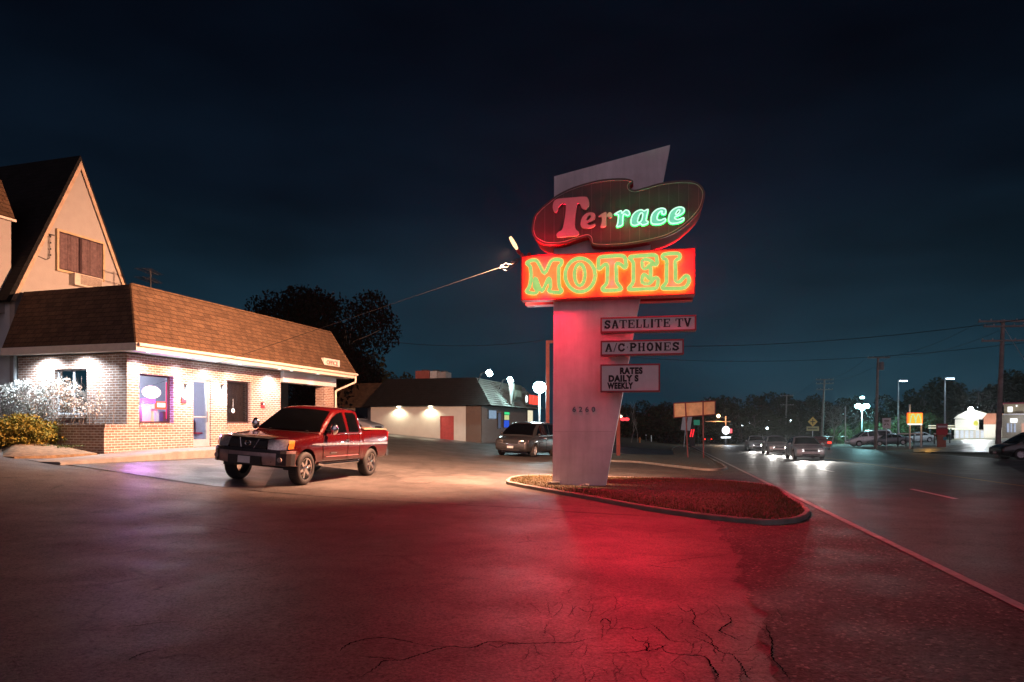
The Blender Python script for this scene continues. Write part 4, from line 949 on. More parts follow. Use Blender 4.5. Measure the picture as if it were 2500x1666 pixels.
def cabin(sts):
    """sts: (x, z_belt, z_top, w_belt, w_top)"""
    def rf(s):
        x, zb, zt, wb, wt_ = s; h = max(.002, zt - zb)
        return [(0, zb - .02), (wb, zb - .02), (wb, zb), (wb + (wt_ - wb) * .5, zb + h * .52), (wt_ + .012, zb + h * .88), (wt_ - .03, zb + h * .965), (wt_ - .12, zt), (wt_ * .4, zt + min(.03, h * .06)), (0, zt + min(.035, h * .07))]
    return loft(sts, rf)
def wheel(parent, x, y, r, w, rim_m, spokes=6, rimr=.64):
    s = 1 if y > 0 else -1
    Mx = Matrix.Translation((x, y, r)) @ Matrix.Rotation(R(-90 * s), 4, 'X')
    mb = MB().lathe([(r * rimr * .98, -w / 2), (r * .90, -w / 2), (r * .975, -w * .40), (r, -w * .25), (r, w * .25), (r * .975, w * .40), (r * .90, w / 2), (r * .74, w / 2 + .004), (r * rimr, w / 2 - .012), (r * rimr * .97, w / 2 - .04)], Mx, 36)
    for k in range(44):
        a = 2 * math.pi * k / 44; q = Mx @ Matrix.Rotation(a, 4, 'Z'); mb.box((r - .004, -.006, -w * .3), (r + .006, .006, w * .3), q)
    wh = mb.build('wheel', M_rubber, parent, smooth=50)
    rm = MB().lathe([(r * rimr * .98, w / 2 - .01), (r * rimr * .90, w / 2 - .018), (r * rimr * .86, w / 2 - .06), (r * rimr * .80, -w * .1), (.001, -w * .1)], Mx, 30)
    for k in range(spokes):
        q = Mx @ Matrix.Rotation(2 * math.pi * k / spokes + .3, 4, 'Z')
        rm.prism([(.03, -.045, w / 2 - .035), (r * rimr * .88, -.03, w / 2 - .03), (r * rimr * .88, .03, w / 2 - .03), (.03, .045, w / 2 - .035)], Matrix.Rotation(0, 3, 'Z') @ Vector((0, 0, 0.0001)))
        rm.v = rm.v[:-8] + [tuple(q @ Vector(p)) for p in rm.v[-8:-4]] + [tuple(q @ (Vector(p) - Vector((0, 0, .03)))) for p in rm.v[-8:-4]]
    rm.lathe([(.075, w / 2 - .05), (.07, w / 2 - .012), (.05, w / 2 - .004), (.001, w / 2 - .002)], Mx, 16)
    rm.build('rim', rim_m, wh, smooth=35); return wh
def side_panel(pts, sty, zb, zt, wb, wt_, off=.008):
    """window polygon in (x, z) laid on the tumblehome side"""
    out = []
    for x, z in pts:
        t = (z - zb) / (zt - zb); w = wb + (wt_ + .012 - wb) * min(1, t / .88) + off
        out.append((x, w * sty, z))
    return out
def paint(name, col, metal=.35, rough=.32):
    m, nt, b = nmat(name); co = objco(nt); n = noise(nt, 2.5, 4, .6, co)
    r = ramp(nt, n.outputs['Fac'], ((.3, tuple(c * .88 for c in col)), (.7, tuple(min(1, c * 1.1) for c in col)))); L(nt, r.outputs[0], b.inputs['Base Color'])
    b.inputs['Metallic'].default_value = metal; b.inputs['Coat Weight'].default_value = 1.0; b.inputs['Coat Roughness'].default_value = .025
    n2 = noise(nt, 14, 4, .6, co); L(nt, mapr(nt, n2.outputs['Fac'], .3, .7, rough - .05, rough + .10), b.inputs['Roughness']); return m
def place(root, p, head, roll_to=None):
    """stand a vehicle on the sloping ground; head: heading angle of +x"""
    fx = Vector((math.cos(head), math.sin(head), 0)); fy = Vector((-fx.y, fx.x, 0)); d = 1.4
    zx = (T(p.x + fx.x * d, p.y + fx.y * d) - T(p.x - fx.x * d, p.y - fx.y * d)) / (2 * d); zy = (T(p.x + fy.x * .8, p.y + fy.y * .8) - T(p.x - fy.x * .8, p.y - fy.y * .8)) / 1.6
    X = Vector((fx.x, fx.y, zx)).normalized(); Y = Vector((fy.x, fy.y, zy)); Z = X.cross(Y).normalized(); Y = Z.cross(X)
    root.rotation_euler = Matrix((X, Y, Z)).transposed().to_euler(); root.location = (p.x, p.y, T(p.x, p.y) + .006)
# ---- the red pickup
M_paint = paint('deep red metallic paint', (.062, .002, .0028), .3, .16)
tk = thing('pickup_truck', 'dark red extended cab pickup truck with chrome bumper parked before the office', 'pickup truck', (0, 0, 0))
TR, TW = .40, 1.0
sts = refine([(2.64, .62, .90, .58), (2.58, .52, 1.03, .74), (2.48, .48, 1.085, .88), (2.34, .47, 1.115, .95), (1.85, .47, 1.155, .985), (1.10, .47, 1.215, .995), (.2, .47, 1.235, 1.0), (-.6, .47, 1.245, 1.0), (-1.10, .47, 1.255, 1.0), (-1.20, .47, 1.30, 1.0), (-1.75, .47, 1.335, 1.0), (-2.5, .50, 1.345, .995), (-2.80, .52, 1.35, .985), (-2.86, .56, 1.33, .975)], 3)
body = loft(sts, lambda s: ring(s[1], s[2], s[3], .025 if s[0] > -1.1 else .0, .975, .93)).build('body', M_paint, tk)
cut = []
for x in (1.775, -1.775):
    for s in (1, -1):
        q = MB().lathe([(.001, -.25), (.465, -.25), (.465, .25), (.001, .25)], Matrix.Translation((x, s * .93, .42)) @ Matrix.Rotation(R(90), 4, 'X'), 28).build('cut', None); cut.append(q)
cut.append(MB().box((-1.30, -.80, .84), (-2.76, .80, 1.6)).build('cut', None))
boolean(body, cut)
# wells, bed floor
mb = MB()
for x in (1.775, -1.775):
    for s in (1, -1): mb.grid([[(x + .464 * math.cos(a), yy * s, .42 + .464 * math.sin(a)) for a in [-.1 + 3.34 * k / 14 for k in range(15)]] for yy in (.66, .95)]); mb.quad(*[(x + .464 * math.cos(a), .665 * s, .42 + .464 * math.sin(a)) for a in [-.1 + 3.34 * k / 14 for k in range(15)]])
mb.box((-1.1, -.78, .40), (2.2, .78, .50)); mb.tube([(1.775, -.8, .41), (1.775, .8, .41)], .05, 8); mb.tube([(-1.775, -.8, .41), (-1.775, .8, .41)], .07, 8); mb.box((-2.7, -.6, .44), (-1.1, .6, .56))
mb.build('underbody', M_black, body, smooth=40)
mb = MB().box((-2.75, -.79, .845), (-1.31, .79, .86)); mb.box((-2.2, .35, .861), (-1.4, .75, 1.28)); mb.build('bed_liner', pm('tan bed load', (.50, .40, .26), .7), tk)
mb = MB()
for s in (1, -1): mb.box((-2.8, s * .80, 1.345), (-1.28, s * .93, 1.37))
mb.box((-2.83, -.9, 1.345), (-2.75, .9, 1.365)); mb.build('bed_rail_cap', pm('bed rail cap', (.30, .22, .15), .55), tk)
# cabin
zb_, zt_ = 1.215, 1.865
cb = refine([(1.12, 1.20, 1.215, .90, .86), (.80, 1.215, 1.45, .935, .80), (.42, 1.225, 1.70, .95, .765), (.20, 1.23, 1.82, .955, .755), (-.05, 1.235, 1.868, .96, .755), (-.55, 1.24, 1.885, .96, .755), (-.98, 1.25, 1.855, .955, .75), (-1.10, 1.25, 1.80, .95, .745), (-1.18, 1.25, 1.30, .945, .80)], 3)
cabin(cb).build('cab', M_paint, tk, smooth=38)
# panes
def wshield(rows_, m, name, parent, off=.016):
    mb = MB(); rr = []
    for x, z, w in rows_: rr.append([(x + .02 * (1 - (k / 5 - 1) ** 2) + off * .7, w * (k / 5 - 1), z + off * .7 + .035 * (1 - abs(k / 5 - 1) ** 2)) for k in range(11)])
    mb.grid(rr); return mb.build(name, m, parent, smooth=60)
wshield([(1.04, 1.245, .87), (.80, 1.45, .79), (.60, 1.59, .755), (.42, 1.70, .725), (.28, 1.785, .69)], M_glassd, 'windscreen', tk)
MB().grid([[(1.10 - .0 * abs(k), .86 * k / 5, 1.243 - .008 * (k / 5) ** 2) for k in range(-5, 6)], [(.99, .85 * k / 5, 1.285 - .006 * (k / 5) ** 2) for k in range(-5, 6)]]).build('cowl', M_black, tk)
for s, off in ((1, .3), (-1, .3)):
    MB().tube([(1.06, s * .55, 1.275), (.99, s * .15 - .1, 1.325)], .010, 5).build('wiper', M_black, tk)
fd = [(.92, 1.275), (.60, 1.50), (.36, 1.66), (.12, 1.755), (-.16, 1.79), (-.20, 1.28)]; rd = [(-.36, 1.285), (-.34, 1.79), (-.80, 1.79), (-.90, 1.74), (-.93, 1.30), (-.86, 1.285)]
for s in (1, -1):
    for pts, nm in ((fd, 'front_side_window'), (rd, 'rear_side_window')):
        q = side_panel(pts, s, 1.235, 1.87, .957, .757, .016); MB().prism(q, (0, s * .006, 0)).build(nm, M_glassd, tk)
    # door seams
    dm_ = MB()
    for xx, z0_, z1_ in ((1.00, .58, 1.20), (-.26, .56, 1.24), (-.96, .62, 1.25)):
        pts = [(xx + (.05 if xx > .9 else 0) * math.sin((z - z0_) * 4), s * (1.0 + .004 - .012 * max(0, (z - 1.15) * 6)), z) for z in frange(z0_, z1_, .08)]
        dm_.tube(pts, .007, 4)
    dm_.tube([(1.0, s * .965, .55), (-.96, s * .965, .55)], .007, 4)
    dm_.build('door_seam', M_black, tk)
    # chrome rub strip and handle, badge
    MB().grid([[(x, s * (1.004 + .004), .965 + .018 * math.sin(x * .6) + dz * .028 * w_) for x, w_ in [(1.62, .2), (1.4, .8), (1.1, 1.0), (.9, 1.1), (.6, .9), (0, .9), (-.6, .9), (-.94, 1.0), (-1.0, 1.0), (-1.6, .9), (-2.2, .9), (-2.78, 1.1)]] for dz in (-1, 1)]).build('side_moulding', pm('bright moulding', (.70, .66, .68), .22, .85), tk)
    MB().box((-.08, s * 1.0, 1.045), (-.24, s * 1.035, 1.085)).build('door_handle', M_chrome, tk)
    MB().box((.68, s * 1.002, .735), (.35, s * 1.008, .765)).build('badge', M_chrome, tk)
    MB().grid([[(x, s * 1.003, .66 + dz) for x in frange(.9, -.9, .2)] for dz in (-.010, .010)]).build('lower_moulding', pm('dull moulding', (.30, .10, .11), .35), tk)
    mir = MB().ball((.80, s * 1.13, 1.36), .13, 12, (.62, .85, 1.15)); mo = mir.build('mirror', M_chrome, tk, smooth=60)
    MB().tube([(.82, s * .95, 1.28), (.82, s * 1.06, 1.30)], .03, 6).build('mirror_arm', M_black, mo)
    MB().tube([(1.15, s * .93, .50), (1.0, s * .97, .47), (-.9, s * .97, .47), (-1.05, s * .93, .50)], .045, 8).build('step_bar', M_chrome, tk)
    for x in (1.775, -1.775):
        wheel(tk, x, s * .86, TR, .27, M_chrome, 6, .66)
    MB().prism([(-2.845, s * .80, 1.02), (-2.80, s * .988, 1.02), (-2.80, s * .988, 1.30), (-2.845, s * .80, 1.30)], (-.02, 0, 0)).build('tail_lamp', M_tail, tk)
    # headlamp with amber corner
    hl = MB().grid([[(2.70, s * .52, .86), (2.685, s * .62, .855), (2.645, s * .76, .85), (2.54, s * .90, .86), (2.38, s * .972, .88)], [(2.675, s * .50, .97), (2.66, s * .62, .99), (2.62, s * .76, 1.00), (2.515, s * .905, 1.01), (2.36, s * .978, 1.01)], [(2.62, s * .48, 1.075), (2.60, s * .62, 1.088), (2.56, s * .76, 1.098), (2.47, s * .885, 1.10), (2.33, s * .965, 1.09)]])
    ho = hl.build('headlamp', M_hlens, tk, smooth=60)
    MB().grid([[(2.52, s * .925, .875), (2.37, s * .982, .89)], [(2.495, s * .93, 1.0), (2.35, s * .988, 1.0)], [(2.465, s * .905, 1.08), (2.33, s * .976, 1.075)]]).build('turn_lens', M_amber, ho)
    MB().lathe([(.001, .0), (.055, .0), (.065, -.02), (.0651, -.06)], Matrix.Translation((2.60, s * .70, .945)) @ Matrix.Rotation(R(90), 4, 'Y'), 14).build('reflector', M_chrome, ho)
    MB().lathe([(.001, .0), (.055, .0), (.06, -.03)], Matrix.Translation((2.69, s * .82, .63)) @ Matrix.Rotation(R(90), 4, 'Y'), 14).build('fog_lamp', M_hlens, tk)
# grille: black trapezoid with slanted bars
gr = MB().grid([[(2.69, y, .845) for y in (-.46, -.23, 0, .23, .46)], [(2.70, y, .92) for y in (-.50, -.25, 0, .25, .50)], [(2.66, y, 1.03) for y in (-.49, -.25, 0, .25, .49)], [(2.60, y, 1.095) for y in (-.46, -.23, 0, .23, .46)]]).build('grille', M_black, tk)
MB().tube([(2.71, -.16, .86), (2.64, -.25, 1.07)], .014, 6).tube([(2.71, .16, .86), (2.64, .25, 1.07)], .014, 6).build('grille_bar', M_chrome, gr)
mb = MB()
for z in (.88, .92, .96, 1.0): mb.box((2.66, -.44, z), (2.705 - (z - .88) * .3, .44, z + .010))
mb.build('grille_slat', M_dark, gr)
MB().tube([(2.70, .075 * math.cos(a), .965 + .055 * math.sin(a)) for a in [k * .524 for k in range(12)]], .010, 6, True).box((2.695, -.085, .957), (2.71, .085, .973)).build('emblem', M_chrome, gr)
MB().grid([[(2.62, y, 1.095 + .0) for y in (-.5, 0, .5)], [(2.40, y, 1.128) for y in (-.6, 0, .6)]]).build('hood_deflector', M_black, tk)
# bumper
bs = []
for y, x in ((-.995, 2.30), (-.98, 2.45), (-.93, 2.57), (-.82, 2.66), (-.6, 2.74), (0, 2.79), (.6, 2.74), (.82, 2.66), (.93, 2.57), (.98, 2.45), (.995, 2.30)):
    bs.append([(x - .12, y, .83), (x - .02, y, .84), (x, y, .80), (x, y, .60), (x - .03, y, .50), (x - .14, y, .48)])
bo = MB().grid(bs).build('bumper', pm('bumper chrome', (.32, .23, .22), .34, .4), tk, smooth=35)  # pinkish reflection put into the base colour
MB().grid([[(x + .004, y, .84) for y, x in ((-.92, 2.56), (-.82, 2.64), (-.6, 2.72), (0, 2.77), (.6, 2.72), (.82, 2.64), (.92, 2.56))], [(x + .014, y, .775) for y, x in ((-.93, 2.57), (-.82, 2.66), (-.6, 2.74), (0, 2.79), (.6, 2.74), (.82, 2.66), (.93, 2.57))]]).build('bumper_top', M_black, bo)
mb = MB().box((2.70, -.42, .485), (2.812, .42, .685))
for s in (1, -1): mb.grid([[(x + .008, s * y, z) for y, x in ((.74, 2.69), (.82, 2.66), (.93, 2.57), (.983, 2.45), (.998, 2.30))] for z in (.50, .62, .775)])
mb.build('bumper_insert', M_black, bo)
MB().box((2.813, -.155, .515), (2.822, .155, .67)).build('number_plate', M_plate, bo)
MB().box((-2.86, -.95, .56), (-3.0, .95, .76)).build('rear_bumper', M_chrome, tk)
MB().box((-.10, .2, 1.62), (.12, .42, 1.70)).build('mirror_inside', M_black, tk)
P2 = G(903, 1158); P1 = G(743, 1184)
hd = math.atan2(-.9716, -.237)
# near wheels' contacts are the left pair: centre lies half a track to the truck's right
fx = Vector((math.cos(hd), math.sin(hd), 0)); ry = Vector((fx.y, -fx.x, 0))
ctr = Vector((-5.07 + .237 * 1.775, 16.36 + .9716 * 1.775, 0)) + ry * .86
place(tk, ctr, hd)
# ---- smaller vehicles share one builder
def car(name, lab, cat, p, head, pal, van=False, lights=None, group=None, L_=4.6, Wd=.90, Ht=1.45):
    o = thing(name, lab, cat, (0, 0, 0), 0, group); k = L_ / 4.6; mp = paint('paint ' + lab[:24], pal, .35, .32)
    if van:
        st = [(2.38, .45, .70, .74), (2.30, .32, .82, .84), (2.0, .26, .92, .90), (1.45, .24, 1.02, .94), (.6, .24, 1.05, .96), (-1.2, .24, 1.06, .96), (-2.1, .28, 1.05, .94), (-2.34, .36, 1.0, .90), (-2.40, .48, .9, .84)]
        cb_ = [(1.62, .98, .995, .86, .82), (1.10, 1.03, 1.34, .90, .74), (.70, 1.04, 1.58, .92, .73), (.40, 1.05, 1.69, .92, .73), (-.6, 1.06, 1.74, .92, .73), (-1.8, 1.06, 1.72, .91, .72), (-2.15, 1.05, 1.62, .90, .71), (-2.36, 1.0, 1.06, .86, .78)]
        ws = [(1.50, 1.06, .80), (1.10, 1.34, .70), (.85, 1.49, .68), (.62, 1.61, .655)]
        sw = [[(1.30, 1.10), (.95, 1.37), (.55, 1.58), (.42, 1.60), (.40, 1.10)], [(.30, 1.10), (.32, 1.62), (-.62, 1.65), (-.64, 1.11)], [(-.74, 1.11), (-.72, 1.65), (-1.75, 1.62), (-2.0, 1.5), (-2.05, 1.13)]]; belt, top, wbt = 1.05, 1.72, (.925, .735)
    else:
        st = [(2.28, .42, .60, .70), (2.22, .30, .70, .80), (1.9, .22, .80, .86), (1.2, .20, .90, .89), (.5, .20, .93, .90), (-1.0, .20, .95, .90), (-1.7, .22, .96, .89), (-2.15, .28, .93, .84), (-2.28, .42, .85, .76)]
        cb_ = [(1.05, .90, .905, .82, .78), (.62, .91, 1.16, .84, .68), (.25, .92, 1.36, .85, .62), (-.05, .93, 1.43, .85, .60), (-.5, .94, 1.45, .85, .60), (-.95, .95, 1.40, .85, .60), (-1.35, .95, 1.20, .83, .64), (-1.75, .95, .965, .80, .74)]
        ws = [(.97, .955, .76), (.62, 1.16, .64), (.42, 1.27, .60), (.26, 1.355, .57)]
        sw = [[(.75, .97), (.45, 1.16), (.12, 1.33), (-.12, 1.36), (-.14, .98)], [(-.22, .98), (-.20, 1.36), (-.7, 1.35), (-1.05, 1.22), (-1.30, 1.02), (-1.25, .99)]]; belt, top, wbt = .92, 1.44, (.86, .615)
    zs_ = Ht / (1.74 if van else 1.45); ys = Wd / (.96 if van else .90)
    S_ = lambda pts: [tuple(q) for q in pts]
    b_ = loft(refine(st, 3), lambda s: ring(s[1], s[2], s[3], .02, .97, .92)); cbm = cabin(refine(cb_, 3))
    r_ = .33; ax = 1.42 if van else 1.36
    bo_ = b_.build('body', mp, o); cu = []
    for x in (ax, -ax):
        for s in (1, -1): cu.append(MB().lathe([(.001, -.16), (.385, -.16), (.385, .16), (.001, .16)], Matrix.Translation((x, s * .86, .33)) @ Matrix.Rotation(R(90), 4, 'X'), 22).build('cut', None))
    boolean(bo_, cu)
    cbm.build('cabin', mp, o, smooth=38)
    wshield(ws, M_glassd, 'windscreen', o)
    if not van: wshield([(-.98, 1.37, .56), (-1.3, 1.21, .60), (-1.62, 1.03, .68)], M_glassd, 'rear_window', o, .012)
    hw_ = st[4][3]
    mb = MB().box((-1.9, -.7, .16), (1.9, .7, .26))
    for x in (ax, -ax):
        for s in (1, -1): mb.grid([[(x + .384 * math.cos(a), yy * s, .33 + .384 * math.sin(a)) for a in [3.14 * k / 12 for k in range(13)]] for yy in (.62, .84)])
    mb.build('underbody', M_black, bo_)
    fx_ = st[0][0]; zt2 = st[1][2]
    for s in (1, -1):
        for pts in sw: MB().prism(side_panel(pts, s, belt, top, wbt[0], wbt[1], .008), (0, s * .005, 0)).build('side_window', M_glassd, o)
        for x in (ax, -ax): wheel(o, x, s * (hw_ - .11), r_, .21, M_alu, 7, .66)
        lm = M_hlens if not lights else (M_lens if lights == 'front' else M_hlens)
        hlm = MB().grid([[(fx_ + .01, s * .42, zt2 - .16), (fx_ - .02, s * .60, zt2 - .17), (fx_ - .16, s * (hw_ - .10), zt2 - .15)], [(fx_ - .02, s * .42, zt2 - .02), (fx_ - .05, s * .60, zt2 - .01), (fx_ - .20, s * (hw_ - .105), zt2 + .0)]]).build('headlamp', lm, o, smooth=60)
        bx_ = st[-1][0]; z_ = st[-2][2]
        MB().box((bx_ - .01, s * .5, z_ - .22), (bx_ + .16, s * (st[-2][3] - .02), z_ - .06)).build('tail_lamp', em('lit tail lamp', (1, .02, .01), 7) if lights == 'rear' else M_tail, o)
        MB().ball((ws[1][0] + .05, s * (hw_ + .06), belt + .07), .09, 8, (.7, 1, .8)).build('mirror', mp, o, smooth=60)
        MB().box((.05, s * hw_ * .985, belt - .12), (-.12, s * (hw_ + .012), belt - .09)).build('door_handle', M_chrome, o)
        MB().tube([(.92, s * (hw_ + .003), .34), (.90, s * (hw_ + .003), belt - .02)], .006, 4).tube([(-.18, s * (hw_ + .003), .30), (-.18, s * (hw_ + .0), belt - .02)], .006, 4).build('door_seam', M_black, o)
        if lights == 'front':
            pass
    MB().box((fx_ - .04, -.38, zt2 - .17), (fx_ + .012, .38, zt2 - .04)).build('grille', M_black, o)
    MB().box((fx_ - .02, -.5, .30), (fx_ + .03, .5, .38)).build('lower_intake', M_black, o)
    MB().box((fx_ + .0, -.155, .42), (fx_ + .045, .155, .53)).build('number_plate', M_plate, o)
    MB().box((st[-1][0] - .02, -.155, .55), (st[-1][0] + .05, .155, .66)).build('number_plate', M_plate, o)
    for ch in o.children:
        pass
    o.scale = (k, ys, zs_); place(o, p, head)
    if lights:
        bpy.context.view_layer.update()
        for s in (1, -1):
            far_ = 1 if lights == 'front' else .35
            q = o.matrix_basis @ Vector((fx_ + .14, s * .56, zt2 - .07)); t_ = o.matrix_basis @ Vector((fx_ + 26, s * .75, -.25))
            lm_ = bpy.data.lights.new('headlight_beam', 'SPOT'); lm_.energy = HEAD_W * far_; lm_.color = (1, .95, .88); lm_.spot_size = R(62); lm_.spot_blend = .9; lm_.shadow_soft_size = .06
            lo = bpy.data.objects.new('headlight_beam', lm_); COL.objects.link(lo); lo.parent = o
            lo.matrix_local = o.matrix_basis.inverted() @ (Matrix.Translation(q) @ (t_ - q).to_track_quat('-Z', 'Y').to_matrix().to_4x4())
    return o
HEAD_W = 1200
vp = G(1285, 1106); 
car('minivan', 'grey minivan parked behind the sign pylon', 'minivan', Vector(((1288 - CX) / F * 37, 37, 0)), R(-112), (.055, .06, .066), van=True, L_=4.9, Wd=1.0, Ht=1.80)
car('sedan', 'silver car showing only its roof behind the red pickup bed', 'car', Vector((-10.7, 44.0, 0)), R(-20), (.50, .50, .54), L_=4.7, Ht=1.62)
rh = math.atan2(-.974, -.2265)
for y, c, lab, h_ in ((44, (.62, .62, .63), 'pale grey oncoming car with blazing headlights nearest in the queue', 1.46), (56, (.66, .65, .62), 'white oncoming car with lit headlights second in the queue', 1.5), (69, (.55, .55, .56), 'silver oncoming car with lit headlights farthest in the queue', 1.5)):
    x_, y_ = pt_s(5.4, y); car('sedan', lab, 'car', Vector((x_, y_, 0)), rh, c, lights='front', group='oncoming cars on the road', Ht=h_)
for s_, y, c, lab in ((9.2, 96, (.2, .2, .22), 'dark car with lit red tail lamps driving away on the far road'), (12.6, 74, (.3, .05, .05), 'red tail lit car driving away in the outer lane'), (5.0, 150, (.15, .15, .18), 'small distant car with glowing tail lamps at the junction')):
    x_, y_ = pt_s(s_, y); car('sedan', lab, 'car', Vector((x_, y_, 0)), rh + math.pi, c, lights='rear', group='cars driving away')
car('parked_car', 'dark rounded car parked beyond the road at the right edge', 'car', Vector((33.2, 43.0, 0)), R(170), (.012, .013, .012), van=True, Ht=1.75, Wd=.97, L_=4.8)
# ================================================================ shop building behind the lot
BO = P(1174, 1088, 49.0); BO.z = T(BO.x, BO.y) - .1
BA = math.atan2(.96, .28)
def BH(px, py, x=None, y=None): return frame_hit(px, py, BO, MD, MI, x, y)
def BW(x, y, z): return BO + MD * x + MI * y + Vector((0, 0, z))
shop = thing('shop_building', 'low white walled shop with dark hipped roof and red side door behind the lot', 'shop', BO, BA)
ez = BH(1174, 990, x=0).z
yL = BH(905, 1000, x=0).y; yb = BH(1137, 1040, x=0).y; xR = BH(1302, 1000, y=0).x
M_sw = pm('white painted block wall', (.60, .58, .52), .7, var=.06, scale=2)
d0, d1 = BH(1108, 1050, x=0), BH(1074, 1050, x=0); dzt = BH(1090, 1016, x=0).z
MB().box((0, yb, -1), (.25, d0.y, ez)).box((0, d0.y, dzt), (.25, d1.y, ez)).box((0, d1.y, -1), (.25, yL, ez)).build('side_wall', M_sw, shop)
MB().box((0, .0, -1), (.25, yb - .002, ez)).build('brick_end', brick('brown brick', (.13, .07, .045), (.09, .05, .035), (.20, .17, .15)), shop)
dd = MB().box((.05, d0.y + .002, -.4), (.10, d1.y - .002, dzt - .002)).build('door', pm('red steel door', (.42, .07, .07), .5), shop); MB().ball((.03, d0.y + .15, .8), .04, 8).build('handle', M_chrome, dd)
MB().box((.252, .0, -1), (xR, .25, ez)).build('front_wall', pm('grey shop front', (.26, .24, .23), .7), shop)
MB().box((.26, yL - .3, -1), (xR, yL, ez)).build('back_wall', M_sw, shop)
MB().box((xR - .2, .26, -1), (xR, yL - .31, ez)).build('end_wall', M_sw, shop)
rt = BH(1172, 922, x=1.2).z; o1, o2 = .55, .9
bb = [(-o1, -o2, ez), (xR + .5, -o2, ez), (xR + .5, yL + .4, ez), (-o1, yL + .4, ez)]
yt1 = BH(941, 932, x=1.0).y
tt = [(1.0, .75, rt), (xR - .9, .75, rt), (xR - .9, yt1, rt), (1.0, yt1, rt)]
M_grn = pm('pale ribbed roof sheet', (.30, .33, .31), .6, var=.1)
mb = MB(); face_grid(mb, bb[3], bb[0], tt[0], tt[3], 10, 6); mb.quad(bb[1], bb[2], tt[2], tt[1]); mb.quad(bb[2], bb[3], tt[3], tt[2]); mb.quad(*tt); mb.quad(*[(q[0], q[1], q[2] - .01) for q in bb[::-1]]); rf = mb.build('roof', M_dsh, shop)
mb = MB(); n = 13
for i in range(n):
    a, b = i / n, (i + .93) / n; P0, P1_, Q0, Q1_ = [Vector(q) for q in (bb[0], bb[1], tt[0], tt[1])]
    lift = Vector((0, -.05, .02))
    mb.quad(P0.lerp(Q0, a) + lift, P1_.lerp(Q1_, a) + lift, P1_.lerp(Q1_, b), P0.lerp(Q0, b)); mb.quad(P0.lerp(Q0, a), P1_.lerp(Q1_, a), P1_.lerp(Q1_, a) + lift, P0.lerp(Q0, a) + lift)
mb.build('roof_slats', M_grn, rf)
for px in (975, 1052):
    q = BH(px, 1000, x=0); lf = MB().box((-.20, q.y - .12, ez - .10), (-.02, q.y + .12, ez - .02)).build('wall_light', em('warm wall light', (1, .9, .66), 6), shop)
    lamp('wall_light_beam', 'SPOT', 150, (1, .88, .62), BW(-.30, q.y, ez - .14), BW(.0, q.y, ez - 3), shop, .06, 150, .6)
for (x0, x1, y0, y1, c, lab) in ((1014, 1048, 923, 905, (.22, .06, .05), 'dull red rooftop unit'), (1050, 1066, 922, 906, (.40, .42, .44), 'pale rooftop unit'), (1068, 1088, 922, 908, (.22, .22, .23), 'grey small rooftop unit')):
    a, b = BH(x0, y0, x=3.0), BH(x1, y1, x=3.0)
    o = thing('rooftop_unit', lab + ' on the dark shop roof', 'air conditioner', BW(3.0, b.y, rt), BA, 'rooftop units on the shop')
    MB().box((0, 0, .0), (1.2, a.y - b.y, max(.5, b.z - rt))).build('casing', pm('unit ' + lab, c, .6), o); MB().lathe([(.30, 0), (.30, .10), (.26, .10), (.001, .08)], Matrix.Translation((.6, (a.y - b.y) / 2, max(.5, b.z - rt))), 14).build('fan', M_dark, o)
# shop front: lit windows and posters
for x0, x1, y0, y1, m_, nm, lb in ((1192, 1211, 1022, 1003, em('blue white window', (.42, .60, .82), .55), 'window', 'bluish lit window'), (1230, 1243, 1014, 1007, em('green neon', (.05, .9, .30), .9), 'window_poster', 'green lit poster'), (1230, 1242, 1026, 1014, em('yellow poster glow', (.75, .80, .35), .8), 'window_poster', 'yellow lit poster'), (1229, 1242, 1044, 1027, em('blue poster glow', (.03, .12, .85), .8), 'window_poster', 'blue lit poster'), (1215, 1222, 1046, 1010, em('shop door glow', (.25, .32, .50), .30), 'door', 'half lit glass door'), (1287, 1300, 1030, 1003, em('warm shop light', (1, .90, .62), .9), 'doorway', 'warm lit doorway')):
    a, b = BH(x0, y0, y=-.03), BH(x1, y1, y=-.03)
    o = MB().box((a.x, -.06, a.z), (b.x, -.002, b.z)).build(nm, m_, shop); o['label'] = lb
    f = MB(); 
    for u in (a.x - .08, b.x): f.box((u, -.08, a.z - .05), (u + .08, -.0025, b.z + .05))
    f.box((a.x - .08, -.078, b.z + .001), (b.x + .08, -.003, b.z + .048))
    f.build('frame', M_dark, o)
# floods on the roof edge and the lot lamp
M_cold = em('cold flood lens', (.75, 1.0, 1.0), 40)
def flood(px, py, x, y, lab, pw):
    q = BH(px, py, y=y); o = thing('roof_floodlight', lab, 'flood light', BW(q.x, y, q.z), BA, 'flood lights on the shop roof')
    MB().lathe([(.001, -.18), (.20, -.16), (.24, 0), (.20, .14), (.001, .17)], Matrix.Rotation(R(60), 4, 'X'), 14).build('lens', M_cold, o, smooth=60)
    MB().tube([(0, .1, .1), (0, .6, .0), (0, .9, -.7)], .04, 6).build('bracket', M_dark, o)
    lamp('flood_beam', 'SPOT', pw, (.66, 1.0, .96), BW(q.x, y - .25, q.z), BW(q.x + 3, y + .9, q.z - 4), o, .1, 150, .5)
flood(1195, 911, 0, -1.1, 'glaring white flood light above the near corner of the shop roof', 900); flood(1246, 928, 0, -1.1, 'glaring white flood light farther along the shop roof', 900)
q = BH(1245, 962, y=-.6); o = thing('shop_roof_sign', 'dark square sign with white lettering on the slatted shop roof', 'sign', BW(q.x, -.95, q.z), BA)
MB().box((.0, -.06, -.45), (2.0, .02, .75)).build('panel', pm('sign dark olive', (.04, .045, .03), .6), o)
mb = MB()
for i in range(5): mb.box((.22 + i * .36, -.08, -.2), (.40 + i * .36, -.062, .30))
mb.build('lettering', pm('pale sign bars', (.20, .24, .20), .5), o)
